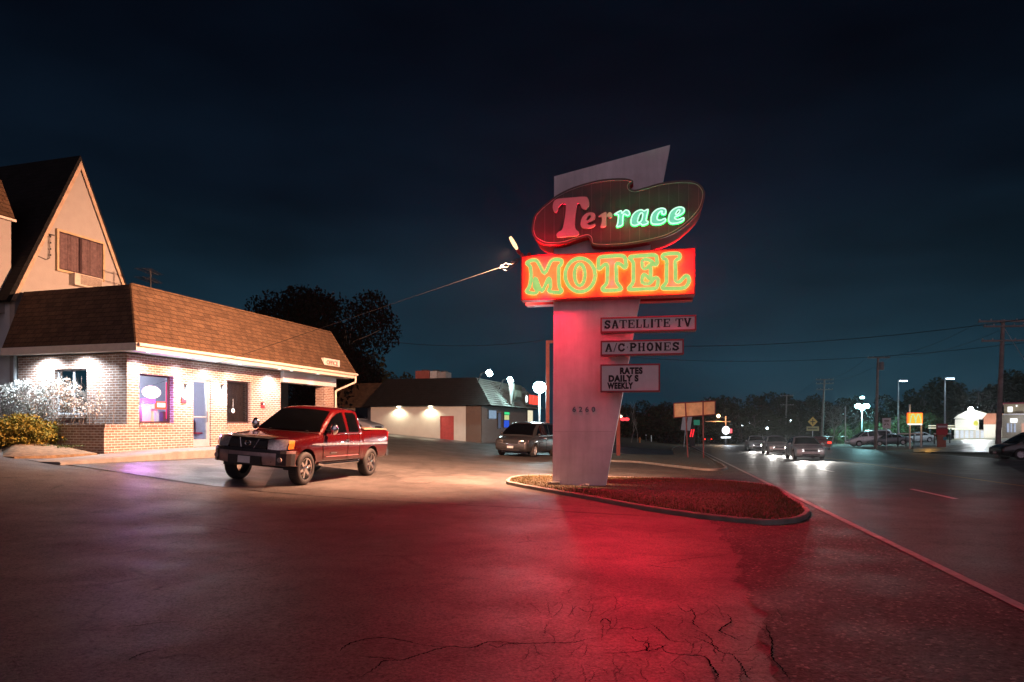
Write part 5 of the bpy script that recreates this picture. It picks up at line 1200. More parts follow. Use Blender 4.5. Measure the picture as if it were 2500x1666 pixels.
MB().prism([(-1.6, -.05, .85), (-.1, -.05, .80), (-.9, -.05, -.85)], (0, .08, 0)).build('arrow_plate', pm('arrow plate white', (.5, .55, .55), .5), o)
q = BH(1297, 977, y=-.8); o = thing('red_shop_sign', 'glowing red shop sign beside the lot lamp', 'neon sign', BW(q.x, -.95, q.z), BA)
MB().box((-2.2, -.05, -.5), (2.2, .1, .5)).build('panel', M_dark, o)
for i in range(4): MB().prism([(-1.5 + i * .95, -.10, -.38), (-.8 + i * .95, -.10, -.38), (-.8 + i * .95, -.10, .38), (-1.5 + i * .95, -.10, .38)], (0, .04, 0)).build('letter', em('red neon letter', (1, .05, .03), 2.2), o)
MB().lathe([(.001, 0), (.3, 0), (.3, .06)], Matrix.Translation((-2.6, -.1, 0)) @ Matrix.Rotation(R(90), 4, 'X'), 14).build('white_disc', em('white disc glow', (.9, 1, 1), 1.6), o)
def lamp_post(lab, px, py_top, Y, col, pw, head='arm', emi=26, group=None, w=.08, side=1, beam=120, omni=False):
    t_ = P(px, py_top, Y); zb2 = T(t_.x, t_.y); hh = t_.z - zb2
    o = thing('lamp_post', lab, 'street lamp', (t_.x, t_.y, zb2), 0, group)
    MB().tube([(0, 0, -.2), (0, 0, hh)], [w * 1.25, w * .8], 10).build('pole', pm('galvanised pole', (.40, .44, .46), .5, .3), o, smooth=60)
    m_ = em('lamp glow %.2f %.2f %.2f %d' % (*col, emi), col, emi)
    if head == 'arm':
        MB().box((side * .05, -.16, hh - .02), (side * 1.15, .16, hh + .14)).build('lamp_head', M_alu, o)
        MB().box((side * .25, -.14, hh - .08), (side * 1.12, .14, hh - .021)).build('lens', m_, o); lp = Vector((t_.x + side * .7, t_.y, t_.z - .15))
    else:
        MB().ball((0, -.12, hh + .1), .42, 12, (1, .8, .9)).build('lens', m_, o, smooth=60); MB().box((-.28, .0, hh - .1), (.28, .35, hh + .4)).build('lamp_head', M_dark, o); lp = Vector((t_.x, t_.y - .55, t_.z + .1))
    if omni: lamp('lamp_light', 'POINT', pw, col, lp + Vector((0, 0, -.6)), None, o, .5); return o
    lamp('lamp_light', 'SPOT', pw, col, lp, lp + (Vector((0, 0, -5)) if head == 'arm' else Vector((-1.5, -6, -4.5))), o, .4, beam, .6)
    return o
lamp_post('lot lamp with starry white glare beside the shop and the white pylon', 1317, 950, 44, (.60, .95, 1.0), 560, 'ball', 45, omni=True)
lamp_post('lamp post with bright head left of the pair beyond the road', 2193, 930, 90, (.62, .86, 1.0), 1500, 'arm', 30, 'lamp posts beyond the road', .09)
lamp_post('lamp post with bright head right of the pair beyond the road', 2307, 924, 85, (.62, .86, 1.0), 1500, 'arm', 30, 'lamp posts beyond the road', .09)
lamp_post('short lamp with huge cyan glare in front of the trees', 2104, 998, 108, (.40, .95, 1.0), 5000, 'ball', 60, beam=175, omni=True)
o_ = [x for x in COL.objects if x.name.startswith('lamp_post')][-1]
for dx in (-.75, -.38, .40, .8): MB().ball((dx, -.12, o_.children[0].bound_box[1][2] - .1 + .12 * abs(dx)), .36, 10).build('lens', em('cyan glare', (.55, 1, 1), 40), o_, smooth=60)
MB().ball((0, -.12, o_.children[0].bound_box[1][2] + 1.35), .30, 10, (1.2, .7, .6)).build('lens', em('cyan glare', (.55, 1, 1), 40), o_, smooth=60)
for px, pt, Y, lab in ((2064, 993, 100, 'thin pale post left of the cyan lamp'), (2480 - 38, 978, 88, 'slim pale lamp post before the burger restaurant')):
    t_ = P(px, pt, Y); zb2 = T(t_.x, t_.y); o = MB().tube([(0, 0, 0), (0, 0, t_.z - zb2)], .08, 8).build('pale_post', pm('pale post paint', (.6, .62, .64), .5), None, smooth=60, loc=(t_.x, t_.y, zb2)); tag(o, lab, 'post')
# motel wing behind, brown roof catching the orange lamp
a, b = P(846, 935, 60), P(946, 931, 60); wz = T(a.x, 60)
wg = thing('motel_wing', 'brown roofed motel wing dimly lit behind the pickup and shop', 'motel wing', (b.x, b.y, wz), BA)
mb = MB(); lx = 9.0; rtz = a.z - wz; e2 = P(930, 995, 59).z - wz
face_grid(mb, (-1.2, -1.0, e2), (-1.2, lx, e2), (0, lx, rtz), (0, 0, rtz), 8, 6); face_grid(mb, (9, -1.0, e2), (-1.2, -1.0, e2), (0, 0, rtz), (9, 0, rtz), 8, 6); mb.quad((0, 0, rtz), (0, lx, rtz), (9, lx, rtz), (9, 0, rtz)); mb.build('roof', M_roof, wg)
MB().box((-.8, -.5, -.6), (8, lx, e2 - .02)).build('wall', pm('tan stucco', (.40, .32, .24), .8), wg)
mb = MB()
for i in range(2): mb.box((-.83, 1.5 + i * 3.4, .9), (-.802, 2.7 + i * 3.4, 2.0))
mb.build('window', M_glassd, wg)
# brown frame sign behind the pylon
p0, p1 = G(1337, 1112), G(1509, 1116); zt0 = P(1337, 832, p1.y).z
M_redpost = pm('red paint and red light', (.20, .035, .03), .6, var=.25)  # frame: red light put into the brown wood; board posts are red
o = thing('sign_frame', 'tall empty sign frame coloured by red light behind the white pylon', 'sign frame', (p1.x, p1.y, p1.z))
px_ = P(1337, 1112, p1.y).x - p1.x
MB().box((-.11, -.11, -.3), (.11, .11, zt0 - p1.z)).build('post', M_redpost, o); MB().box((px_ - .11, -.11, -.4), (px_ + .11, .11, zt0 - p1.z)).build('post', M_redpost, o); MB().box((px_ + .112, -.06, zt0 - p1.z - .16), (-.112, .06, zt0 - p1.z - .002)).build('crossbar', M_redpost, o)
# board seen from behind on two posts
q0, q1 = G(1680, 1122), G(1718, 1120); ym = (q0.y + q1.y) / 2
o = thing('board_sign', 'back of an orange lit wooden board on two thin red posts by the road', 'board sign', (q0.x, ym, T(q0.x, ym)))
zq_ = lambda py: P(1680, py, ym).z - T(q0.x, ym)
A, B_, C_, D_ = P(1645, 985, ym - .15), P(1746, 979.5, ym - 1.2), P(1746, 1012, ym - 1.2), P(1646, 1020, ym - .15)
org = Vector(o.location); vv = [A - org, B_ - org, C_ - org, D_ - org]; nn = (vv[1] - vv[0]).cross(vv[3] - vv[0]).normalized() * .04
if nn.y < 0: nn = -nn
MB().prism([tuple(v) for v in vv], nn).build('panel', pm('bare plywood board', (.66, .42, .22), .7, var=.25, scale=2.5), o)
mb = MB()
for a_, b_ in ((vv[0], vv[1]), (vv[1], vv[2]), (vv[2], vv[3]), (vv[3], vv[0])): mb.tube([a_ - nn * .6, b_ - nn * .6], .032, 4)
mb.build('frame', M_redpost, o)
for pxb, pxt in ((1680, 1674), (1718, 1717)):
    bt = G(pxb, 1121) - org; f_ = (pxt - 1645) / 101; tp_ = vv[0].lerp(vv[1], f_) - nn * 1.5 + Vector((0, 0, .03)); bt.y = tp_.y; bt.x = P(pxb, 1121, tp_.y + org.y).x - org.x; bt.z = T(bt.x + org.x, bt.y + org.y) - org.z
    MB().tube([bt - Vector((0, 0, .2)), tp_], .045, 6).build('post', M_redpost, o)
q0 = G(1670, 1093); o = thing('white_road_sign', 'leaning pair of pale sign panels seen behind the wooden board', 'road sign', q0)
def rel(px, py): return P(px, py, q0.y) - q0
M_pal = pm('pale sign back', (.55, .62, .66), .45, var=.08)
for s_ in ([(1667, 1018), (1678, 1017.5), (1672, 1051), (1662, 1050)], [(1680, 1017), (1690, 1016.5), (1685, 1052), (1675, 1051)]): MB().prism([tuple(rel(*p)) for p in s_], (0, .03, 0)).build('panel', M_pal, o)
MB().tube([rel(1669.5, 1096) + Vector((0, .05, 0)), rel(1676, 1017) + Vector((0, .07, 0))], .05, 6).build('post', M_alu, o)
# ---------------------------------------------------------------- poles, signs and lights down the road
def utility(px, py_top, s, lab, arms, gl=None, lean=0.0):
    r_ = (px - CX) / F; Y = (3.05 + s / .974) / (r_ - .2325); x = r_ * Y; zb2 = T(x, Y); zt2 = H + (HY - py_top) / F * Y; hh = zt2 - zb2
    o = thing('utility_pole', lab, 'utility pole', (x, Y, zb2), 0, 'utility poles along the far side of the road')
    MB().tube([(-lean * 8, 0, -.3), (0, 0, hh)], [.19, .12], 10).build('pole', M_wood, o, smooth=60)
    rel_ = []
    for dz, w in arms:
        z = hh - dz; mb = MB().box((-w, -.16, z - .06), (w, -.13 + .08, z + .06)); c_ = mb.build('crossarm', M_wood, o); c_.rotation_euler.z = R(-6)
        for u in (-w + .08, -w * .5, w * .5, w - .08): MB().lathe([(.03, .06), (.05, .10), (.035, .18), (.001, .19)], Matrix.Translation((u, -.11, z)), 8).build('insulator', pm('insulator grey', (.35, .36, .36), .3), c_)
        rel_.append((x, Y, zb2 + z))
    return o, Vector((x, Y, zt2)), hh, rel_
upoles = [utility(2449, 781, 20, 'near thick utility pole at the right edge of the road', ((.12, 1.7), (.48, 1.35), (1.5, 1.5)), lean=.05),
          utility(2144, 872, 20, 'utility pole rising left of the pair of lamp posts', ((.1, 1.2),), lean=.04),
          utility(2013, 926, 20, 'utility pole with three crossarms beside the yellow diamond sign', ((.1, 1.3), (.7, 1.3), (1.6, 1.2)), lean=.06),
          utility(1921, 965, 20, 'distant utility pole with two crossarms left of the diamond sign', ((.15, 1.3), (2.0, 1.3)), lean=.05),
          utility(1856, 1006, 20, 'faint bare pole farther along the road', (), lean=.04)]
t0 = upoles[1]
MB().lathe([(.001, -1.1), (.28, -1.1), (.28, -.2), (.001, -.15)], Matrix.Translation((.3, -.1, t0[2] - .4)), 12).build('transformer', pm('transformer grey', (.16, .18, .20), .5), t0[0], smooth=40)
def wires(a, b, sag, rr=.016): return MB().tube(catenary(Vector(a), Vector(b), sag, 22), rr, 4, cap=False)
M_wire = pm('black overhead wire', (.01, .01, .01), .6, var=.2)
for i in range(4):
    A, B_ = upoles[i], upoles[i + 1]
    mb = MB()
    for dx in (-1.2, 1.2) if i else (-1.4, 1.4):
        w_ = wires(A[1] + Vector((dx, 0, -.0)), B_[1] + Vector((dx * .8, 0, 0)), .8, .014); n = len(mb.v); mb.v += w_.v; mb.f += [tuple(q + n for q in f_) for f_ in w_.f]
    tag(mb.build('overhead_wire', M_wire), ('overhead wire pair ' + ('nearest the camera on the right', 'from the thick pole to the diamond sign pole', 'above the diamond sign', 'far down the road')[i]), 'wire', 'overhead wires between the poles')
q = upoles[0][1]
tag(wires(P(2620, 762, q.y * .9), P(1345, 832, 62), 1.2, .022).build('overhead_wire', M_wire), 'long black overhead wire crossing the sky from the thick pole to behind the pylon', 'wire', 'overhead wires between the poles')
tag(wires(P(2560, 830, q.y), P(1345, 850, 75), 1.5, .018).build('overhead_wire', M_wire), 'lower faint overhead wire crossing the sky behind the sign boards', 'wire', 'overhead wires between the poles')
tag(wires(P(1330, 830, 60), P(900, 827, 62), .6, .02).build('overhead_wire', M_wire), 'faint overhead wire left of the pylon above the shop', 'wire', 'overhead wires between the poles')
tag(MB().tube([q + Vector((.1, 0, -.6)), (q.x + 5.2, q.y, q.z - 8.8)], .02, 5).build('guy_wire', M_alu), 'pale guy wire slanting down from the thick utility pole', 'wire')
# yellow crossroad sign
M_yl = pm('yellow sign sheeting', (.85, .62, .16), .45, var=.06)
c_ = P(1984, 1030, 107); zb2 = T(c_.x, c_.y); o = thing('crossroad_sign', 'yellow diamond crossroad warning sign with black plus and plate below', 'road sign', (c_.x, c_.y, zb2)); cz = c_.z - zb2; d = .78
MB().tube([(0, 0, -.2), (0, 0, cz + .4)], .04, 6).build('post', M_alu, o)
MB().prism([(-d, -.05, cz), (0, -.05, cz - d), (d, -.05, cz), (0, -.05, cz + d)], (0, .01, 0)).build('diamond', M_yl, o)
MB().box((-.37, -.058, cz - .065), (.37, -.052, cz + .065)).box((-.065, -.0585, cz - .40), (.065, -.0525, cz + .40)).build('cross_symbol', M_ink, o)
pz = P(1984, 1047, 107).z - zb2; MB().box((-.98, -.05, pz - .34), (.98, -.04, pz + .34)).build('name_plate', pm('pale yellow plate', (.55, .52, .26), .5), o)
mb = MB()
for i in range(9): mb.box((-.76 + i * .17, -.056, pz - .12), (-.65 + i * .17, -.052, pz + .13))
mb.build('lettering', M_ink, o)
# white sign
c_ = P(2164, 1034, 74); zb2 = T(c_.x, c_.y); o = thing('white_notice_sign', 'white square notice sign with dark marks on a post beyond the road', 'road sign', (c_.x, c_.y, zb2)); cz = c_.z - zb2
MB().tube([(0, 0, -.2), (0, 0, cz)], .05, 6).build('post', M_alu, o); MB().box((-.46, -.06, cz - .57), (.46, -.045, cz + .57)).build('panel', pm('bluish white sheet', (.55, .58, .68), .5), o)
mb = MB().box((-.28, -.066, cz + .28), (.28, -.062, cz + .36)).box((-.24, -.066, cz + .15), (.24, -.062, cz + .21)); mb.box((-.05, -.066, -.22), (.05, -.062, .0), Matrix.Translation((-.1, 0, cz - .06)) @ Matrix.Rotation(R(50), 4, 'Y')); mb.box((-.04, -.066, -.14), (.04, -.062, .10), Matrix.Translation((.12, 0, cz - .1)) @ Matrix.Rotation(R(-40), 4, 'Y')); mb.build('dark_marks', M_ink, o)
# far traffic signal, green name sign, orange street lamp, lit shop sign
c_ = P(1772, 1040, 120); zb2 = T(c_.x, c_.y); o = thing('signal_mast', 'orange lit signal mast with long arm above the far junction', 'traffic signal', (c_.x, c_.y, zb2))
MB().tube([(0, 0, 0), (0, 0, P(1770, 1016, 120).z - zb2)], .12, 6).build('mast', pm('rusty mast', (.40, .22, .14), .6), o); az = P(1770, 1030, 120).z - zb2
MB().tube([(.8, 0, az), (P(1722, 1030, 120).x - c_.x, 0, az + .05)], .07, 6).build('arm', pm('rusty mast', (.40, .22, .14), .6), o)
la = P(1754, 1016, 120) - Vector((c_.x, c_.y, zb2)); MB().tube([(0, 0, az + .6), tuple(la)], .04, 5).build('lamp_arm', M_dark, o); MB().ball(la, .30, 10).build('lamp', em('sodium glow', (1, .62, .28), 14), o)
lamp('street_glow', 'POINT', 500, (1, .6, .3), c_ + Vector((-1.3, -.8, la.z - (c_.z - zb2) - .5)), None, o, .2)
c_ = P(1772, 1051, 112); o = thing('lit_shop_sign', 'dazzling white shop sign with reader board at the far junction', 'shop sign', (c_.x, c_.y, T(c_.x, c_.y))); cz = c_.z - T(c_.x, c_.y)
MB().box((-.10, 0, 0), (.10, .2, cz)).build('post', M_dark, o); MB().ball((0, 0, cz), .75, 16, (.9, .3, .95)).build('face', em('sign white', (.92, .96, 1), 2.6), o, smooth=60); MB().box((-.8, -.1, cz - 1.3), (.8, .1, cz - 1.05)).build('reader_board', em('sign white', (.92, .96, 1), 2.6), o)
MB().box((.55, -.3, cz - .45), (.95, -.25, cz + .25)).build('red_corner', em('sign red', (1, .06, .08), 1.6), o)
lamp('sign_glow', 'POINT', 700, (.8, .9, 1), c_ + Vector((0, -1.6, 0)), None, o, .3)
c_ = P(1701, 1032, 95); o = thing('green_name_sign', 'small green street name sign beyond the wooden board', 'road sign', (c_.x, c_.y, T(c_.x, c_.y))); cz = c_.z - o.location.z
MB().tube([(.2, .05, 0), (.2, .05, cz)], .04, 5).build('post', M_dark, o); MB().box((-.42, -.02, cz - .36), (.42, .02, cz + .36)).build('panel', em('green sheet glow', (.03, .22, .14), .5, (.03, .2, .12)), o)
c_ = P(1690, 1058, 100); o = thing('tail_light_streak', 'slanted red tubes standing for car tail light streaks beyond the wooden board', 'light', (c_.x, c_.y, T(c_.x, c_.y))); cz = c_.z - o.location.z
MB().box((-.4, .05, 0), (.4, .15, cz + 1.0)).build('added_board', M_dark, o)
for dx in (-.18, .14): MB().tube([(dx - .12, 0, cz - .55), (dx + .12, 0, cz + .55)], .07, 6).build('tube', em('red tube', (1, .02, .03), 2.0), o)  # tubes stand for tail light streaks of a turning car; board added
for px, py, Y, col, lab in ((1513, 1017, 110, (1, .85, .6), 'cream'), (1521, 1024, 110, (1, .05, .06), 'first red'), (1530, 1024, 110, (1, .05, .06), 'second red')):
    c_ = P(px, py, Y); o = thing('hanging_signal', lab + ' signal light hung beyond the pylon edge', 'traffic signal', c_); MB().ball((0, 0, 0), .33, 10, (1.4, .6, .8)).build('lens', em('signal ' + lab[-3:], col, 2.4), o); MB().box((-.45, .12, -.4), (.45, .4, .5)).build('housing', M_dark, o); MB().tube([(0, .2, .4), (0, .2, 3.5)], .02, 4).build('hanger', M_dark, o)
for px, py, Y, lab in ((1876, 1028, 140, 'small white light between the far poles'), (1931, 1028, 140, 'small white light right of the two-armed pole'), (1873, 1046, 130, 'small white light above the red car'), (1812, 1040, 140, 'small bluish light near the lit shop sign'), (1828, 1034, 140, 'pair of small bluish lights beyond the lit shop sign')):
    c_ = P(px, py, Y); o = thing('distant_lamp', lab, 'street lamp', (c_.x, c_.y, T(c_.x, c_.y)), 0, 'distant street lamps'); MB().ball((0, 0, c_.z - o.location.z), .24, 8).build('lens', em('far lamp', (.8, .95, 1), 9), o); MB().tube([(0, .1, 0), (0, .1, c_.z - o.location.z)], .06, 5).build('post', M_dark, o)
# small things by the second verge
p_ = G(1562, 1081); o = thing('fire_hydrant', 'orange fire hydrant at the side street kerb', 'hydrant', p_)
MB().lathe([(.16, 0), (.16, .05), (.11, .07), (.11, .55), (.14, .58), (.12, .70), (.05, .80), (.001, .82)], None, 14).build('barrel', pm('orange hydrant paint', (.60, .22, .04), .5), o, smooth=40); MB().tube([(-.22, 0, .5), (.22, 0, .5)], .06, 8).tube([(0, -.2, .45), (0, 0, .45)], .07, 8).build('outlet', pm('orange hydrant paint', (.60, .22, .04), .5), o)
for px, lab in ((1577, 'slim dark bollard nearest the hydrant'), (1590, 'pale capped bollard right of the hydrant')):
    p_ = G(px, 1079); o = thing('bollard', lab, 'bollard', p_, 0, 'bollards at the side street'); MB().tube([(0, 0, 0), (0, 0, 1.05)], .09, 10).build('pipe', M_alu if px > 1580 else M_dark, o, smooth=50); MB().ball((0, 0, 1.08), .11, 10).build('cap', M_alu, o)
p_ = G(1428, 1190, .10); o = MB(); rnd = random.Random(4)
for i in range(14): a = i * .45; o.v += [(rnd.uniform(-.15, .15), rnd.uniform(-.08, .08), rnd.uniform(0, .06)) for _ in range(4)]; n = len(o.v); o.f.append((n - 4, n - 3, n - 2, n - 1))
tag(o.build('paper_litter', pm('crumpled paper', (.7, .62, .58), .8), None, loc=p_ + Vector((0, 0, .03)), fix=False), 'crumpled pale paper bag lying on the sign island', 'litter')
# ================================================================ burger restaurants beyond the road
def prop(px, py, Y): c_ = P(px, py, Y); return Vector((c_.x, c_.y, T(c_.x, c_.y))), c_.z - T(c_.x, c_.y)
struct('restaurant_drive', (lambda m_: m_.grid([[tuple(G(x, y, .02)) for x in (2230, 2290, 2350, 2420, 2500)] for y in (1104, 1094, 1085, 1078, 1074.5)]))(MB()), M_new)
Yb = 100.0
bw = thing('burger_restaurant', 'white lit burger restaurant with arched parapet and bright doors', 'restaurant', Vector((P(2390, 1071, Yb).x, Yb, T(P(2390, 1071, Yb).x, Yb))), -.60)
oz = Vector(bw.location); bw.scale = (.83, 1, 1)
def rb(px, py, dy=0): q = P(px, py, Yb + dy); return Vector((q.x - oz.x, dy, q.z - oz.z))
M_rw = pm('white restaurant panel', (.70, .68, .62), .5, var=.05); M_rt = pm('terracotta restaurant panel', (.50, .20, .13), .6, var=.1)
def rbox(x0, y0, x1, y1, d0, d1, m_, nm, par=None, lab=None):
    a, b = rb(x0, y0, d0), rb(x1, y1, d0); o = MB().box((a.x, d0, b.z), (b.x, d1, a.z)).build(nm, m_, par or bw)
    if lab: o['label'] = lab
    return o
rbox(2331, 1024, 2390, 1050, 0, 9, M_rw, 'upper_wall'); rbox(2320, 1050, 2400, 1074, .8, 9, M_rw, 'ground_wall')
a = [rb(2327, 1022), rb(2340, 1012), rb(2360, 1004), rb(2385, 1003), rb(2410, 1010), rb(2398, 1024)]
MB().prism([tuple(v) for v in a], (0, 6, 0)).build('arched_parapet', M_rw, bw); rbox(2398, 1010, 2445, 1036, .3, 8, M_rt, 'side_panel'); rbox(2398, 1036.5, 2445, 1074, .31, 8, M_rw, 'side_wall')
wl = em('restaurant window glow', (.85, .92, 1.0), .9)
for i, px in enumerate((2324, 2336, 2348, 2360, 2374, 2386)): rbox(px, 1051.5, px + 8, 1070, .74, .795, wl, 'window')
rbox(2326, 1046.5, 2392, 1049.5, -.9, 0, em('canopy strip', (.9, 1, .8), 1.3), 'canopy')
q = rb(2383, 1034, -.06); MB().lathe([(.001, 0), (.36, 0), (.36, .05)], Matrix.Translation(q) @ Matrix.Rotation(R(90), 4, 'X'), 16).build('yellow_disc', em('yellow disc', (.85, .85, .1), .9), bw)
q = rb(2376, 1001, -.5); MB().ball(q, .42, 12).build('flood_lens', em('flood lens bright', (.95, 1, 1), 50), bw)
lamp('restaurant_flood', 'SPOT', 2500, (.9, 1, 1), oz + q + Vector((0, -.8, .2)), oz + q + Vector((-2, -6, -4)), bw, .3, 170, .5)
lamp('restaurant_canopy_light', 'POINT', 420, (.9, .95, 1), oz + rb(2350, 1052, -2.2), None, bw, .3); lamp('restaurant_canopy_light', 'POINT', 200, (1, .9, .8), oz + rb(2420, 1040, -2.6), None, bw, .3)
r2 = thing('tan_restaurant', 'tan two-level restaurant with white lit logos at the right edge', 'restaurant', Vector((P(2490, 1071, 92).x, 92, T(P(2490, 1071, 92).x, 92))), -.64); oz2 = Vector(r2.location); r2.scale = (.81, 1, 1)
def r2h(px, py): q = P(px, py, 92); return Vector((q.x - oz2.x, 0, q.z - oz2.z))
def r2box(x0, y0, x1, y1, d0, d1, m_, nm): a, b = r2h(x0, y0), r2h(x1, y1); return MB().box((a.x, d0, b.z), (b.x, d1, a.z)).build(nm, m_, r2)
r2box(2451, 986, 2560, 1013, .5, 8, pm('tan panel', (.42, .36, .22), .6), 'upper_wall'); r2box(2446, 1013.2, 2560, 1074, .4, 8, pm('tan panel low', (.36, .32, .24), .6), 'ground_wall'); r2box(2448, 983, 2562, 986, .2, 8, pm('maroon coping', (.30, .03, .06), .5), 'coping'); r2box(2448, 1010.5, 2500, 1012.8, -.3, .39, M_pwhite, 'canopy')
for x0, y0, x1, y1, nm, c in ((2460, 993, 2472, 1006, 'logo', (.95, .97, 1)), (2480, 989, 2484, 993, 'lamp', (.95, .97, 1)), (2466, 1022, 2484, 1032, 'logo', (.95, .97, 1)), (2458, 1034, 2464, 1056, 'window', (.6, .68, .9)), (2467, 1034, 2471, 1056, 'window', (.6, .68, .9)), (2475, 1034, 2480, 1056, 'window', (.6, .68, .9)), (2494, 1034, 2520, 1058, 'window', (1, .55, .4))): r2box(x0, y0, x1, y1, .3, .395, em('lit ' + nm + str(c[2]), c, 1.6 if nm != 'window' else .6), nm)
lamp('restaurant_light', 'POINT', 250, (.9, .9, 1), oz2 + r2h(2476, 1030) + Vector((0, -2.6, 0)), None, r2, .3)
# golden arches sign
b_, cz = prop(2233, 1023, 74); o = thing('arches_sign', 'orange and yellow glowing sign with twin arches on two posts', 'lit sign', b_)
def ar(px, py): q = P(px, py, 74) - b_; return Vector((q.x, 0, q.z))
a, c_ = ar(2217, 1010), ar(2250, 1034); MB().box((a.x, -.12, c_.z), (c_.x, .12, a.z)).build('panel', em('yellow panel', (1.0, .62, .05), .95), o)
MB().box((a.x - .06, -.10, c_.z - .0), (a.x, .10, a.z + .05)).box((c_.x, -.10, c_.z), (c_.x + .06, .10, a.z + .05)).box((a.x, -.10, a.z + .002), (c_.x, .10, a.z + .07)).build('orange_rim', em('orange rim', (1, .10, .01), 2.6), o)
e_, f_ = ar(2217, 1034.3), ar(2250, 1038); MB().box((e_.x, -.12, f_.z), (f_.x, .12, e_.z)).build('white_strip', em('white strip', (1, .93, .85), 1.3), o)
mb = MB(); hw2 = (c_.x - a.x); zz0, zz1 = c_.z + .06, a.z - .08
for k in (0, 1):
    x0 = a.x + hw2 * (.10 + .40 * k); pts = [(x0 + hw2 * .40 * t, -.15, zz0 + (zz1 - zz0) * math.sin(math.pi * t) ** .6) for t in [j / 14 for j in range(15)]]; mb.tube(pts, .055, 6)
mb.build('arch_emblem', em('pale green arch', (.62, .86, .42), .95), o)
l_, r_ = ar(2221, 1071), ar(2249, 1071); MB().tube([(l_.x, 0, -.2), (l_.x, 0, ar(2223, 988).z)], .09, 8).build('post', M_pwhite, o); MB().tube([(r_.x, 0, -.2), (r_.x, 0, c_.z)], .09, 8).build('post', M_alu, o)
lamp('sign_glow', 'POINT', 120, (1, .5, .1), b_ + Vector((.7, -1.0, c_.z + .5)), None, o, .3)
b_, cz = prop(2299, 1040, 58); o = thing('banner_sign', 'red and white sign board with colourful lower panel beside the drive', 'sign', b_)
def br_(px, py): q = P(px, py, 58) - b_; return Vector((q.x, 0, q.z))
for y0, y1, x0, x1, m_, nm in ((1035, 1048, 2286, 2313, pm('dull red banner', (.34, .08, .08), .6), 'top_panel'), (1048.4, 1062, 2286, 2313, M_red, 'middle_panel'), (1062.4, 1092, 2288, 2309, pm('orange red banner', (.42, .14, .08), .6), 'lower_panel')): a, c_ = br_(x0, y0), br_(x1, y1); MB().box((a.x, -.04, c_.z), (c_.x, .04, a.z)).build(nm, m_, o)
a, c_ = br_(2289, 1040), br_(2310, 1044); MB().box((a.x, -.05, c_.z), (c_.x, -.042, a.z)).build('white_stripe', M_pwhite, o); a = br_(2306, 1071); MB().lathe([(.001, 0), (.16, 0), (.16, .03)], Matrix.Translation(a + Vector((0, -.05, 0))) @ Matrix.Rotation(R(90), 4, 'X'), 12).build('teal_disc', pm('teal disc', (.10, .40, .45), .5), o)
# parked cars and rails in front of the trees
def pc(px, Y, lab, col, van, head, ht): b_, _ = prop(px, 1071, Y); car('parked_car', lab, 'car', b_, R(head), col, van=van, Ht=ht, L_=5.2 if van else 4.6, group='cars parked beyond the road')
pc(2123, 88, 'white van parked under the cyan lamp', (.70, .72, .74), True, 175, 2.0); pc(2170, 86, 'dark car with pale roof behind the white notice sign', (.10, .12, .14), False, 170, 1.45)
pc(2236, 92, 'pale car partly hidden behind the arches sign', (.55, .6, .6), False, 185, 1.4)
for (x0, x1, py, Y, lab) in ((2191, 2254, 1059, 82, 'left white rail before the parked cars'), (2280, 2322, 1059, 82, 'right white rail beside the drive'), (1990, 2070, 1066, 112, 'low pale guard rail under the bare tree')):
    a, b = P(x0, py, Y), P(x1, py, Y); o = thing('rail_fence', lab, 'fence', (a.x, Y, T(a.x, Y)), 0, 'pale rails beyond the road'); ln = b.x - a.x; zz = a.z - T(a.x, Y)
    MB().box((0, -.04, zz - .08), (ln, .04, zz + .05)).build('rail', M_pwhite, o)
    for k in range(4): u = .1 + (ln - .2) * k / 3; MB().box((u - .05, .045, T(a.x + u, Y) - T(a.x, Y) - .2), (u + .05, .12, zz)).build('post', M_dark, o)
for (x0, x1, py, Y, lab) in ((2267, 2330, 1041, 96, 'upper glowing tube of the drive-through menu shelter'),):
    a, b = P(x0, py, Y), P(x1, py + 5.5, Y); o = thing('menu_shelter', 'low drive-through shelter with two glowing tubes', 'shelter', (a.x, Y, T(a.x, Y))); z_ = a.z - T(a.x, Y)
    MB().box((0, -.08, z_), (b.x - a.x, .08, z_ + .12)).box((0, -.08, b.z - a.z + z_), (b.x - a.x, .08, b.z - a.z + z_ + .12)).build('tube_light', em('shelter tube', (1, .95, .7), 1.1), o)
    for u in (.4, b.x - a.x - .4): MB().box((u - .08, .09, -.1), (u + .08, .3, z_ + .3)).build('post', M_dark, o)
# ================================================================ vegetation
def leaf_cloud(mb, c, rx, ry, rz, n, size, rnd, clumps=10, fill=.55, lo=None):
    cl = []
    for _ in range(clumps):
        while True:
            v = Vector((rnd.uniform(-1, 1), rnd.uniform(-1, 1), rnd.uniform(-1, 1)))
            if .25 < v.length < 1: break
        cl.append((Vector((v.x * rx, v.y * ry, v.z * rz)), rnd.uniform(.28, .5)))
    for _ in range(n):
        k, r_ = rnd.choice(cl); v = Vector((rnd.gauss(0, 1), rnd.gauss(0, 1), rnd.gauss(0, 1))); v = v.normalized() * rnd.uniform(.2, 1) ** .5 * r_
        p = c + k + Vector((v.x * rx, v.y * ry, v.z * rz))
        a = Vector((rnd.gauss(0, 1), rnd.gauss(0, 1), rnd.gauss(0, 1))).normalized(); b = a.orthogonal().normalized(); s_ = size * rnd.uniform(.6, 1.4)
        b = (b * math.cos(rnd.uniform(0, 6.28)) + a.cross(b) * math.sin(rnd.uniform(0, 6.28))).normalized(); d_ = a.cross(b)
        i = len(mb.v); mb.v += [tuple(p - b * s_), tuple(p + d_ * s_ * .5), tuple(p + b * s_), tuple(p - d_ * s_ * .5)]; mb.f.append((i, i + 1, i + 2, i + 3))
M_bark = pm('grey bark', (.10, .085, .07), .9, var=.4, scale=4, bmp=.5)
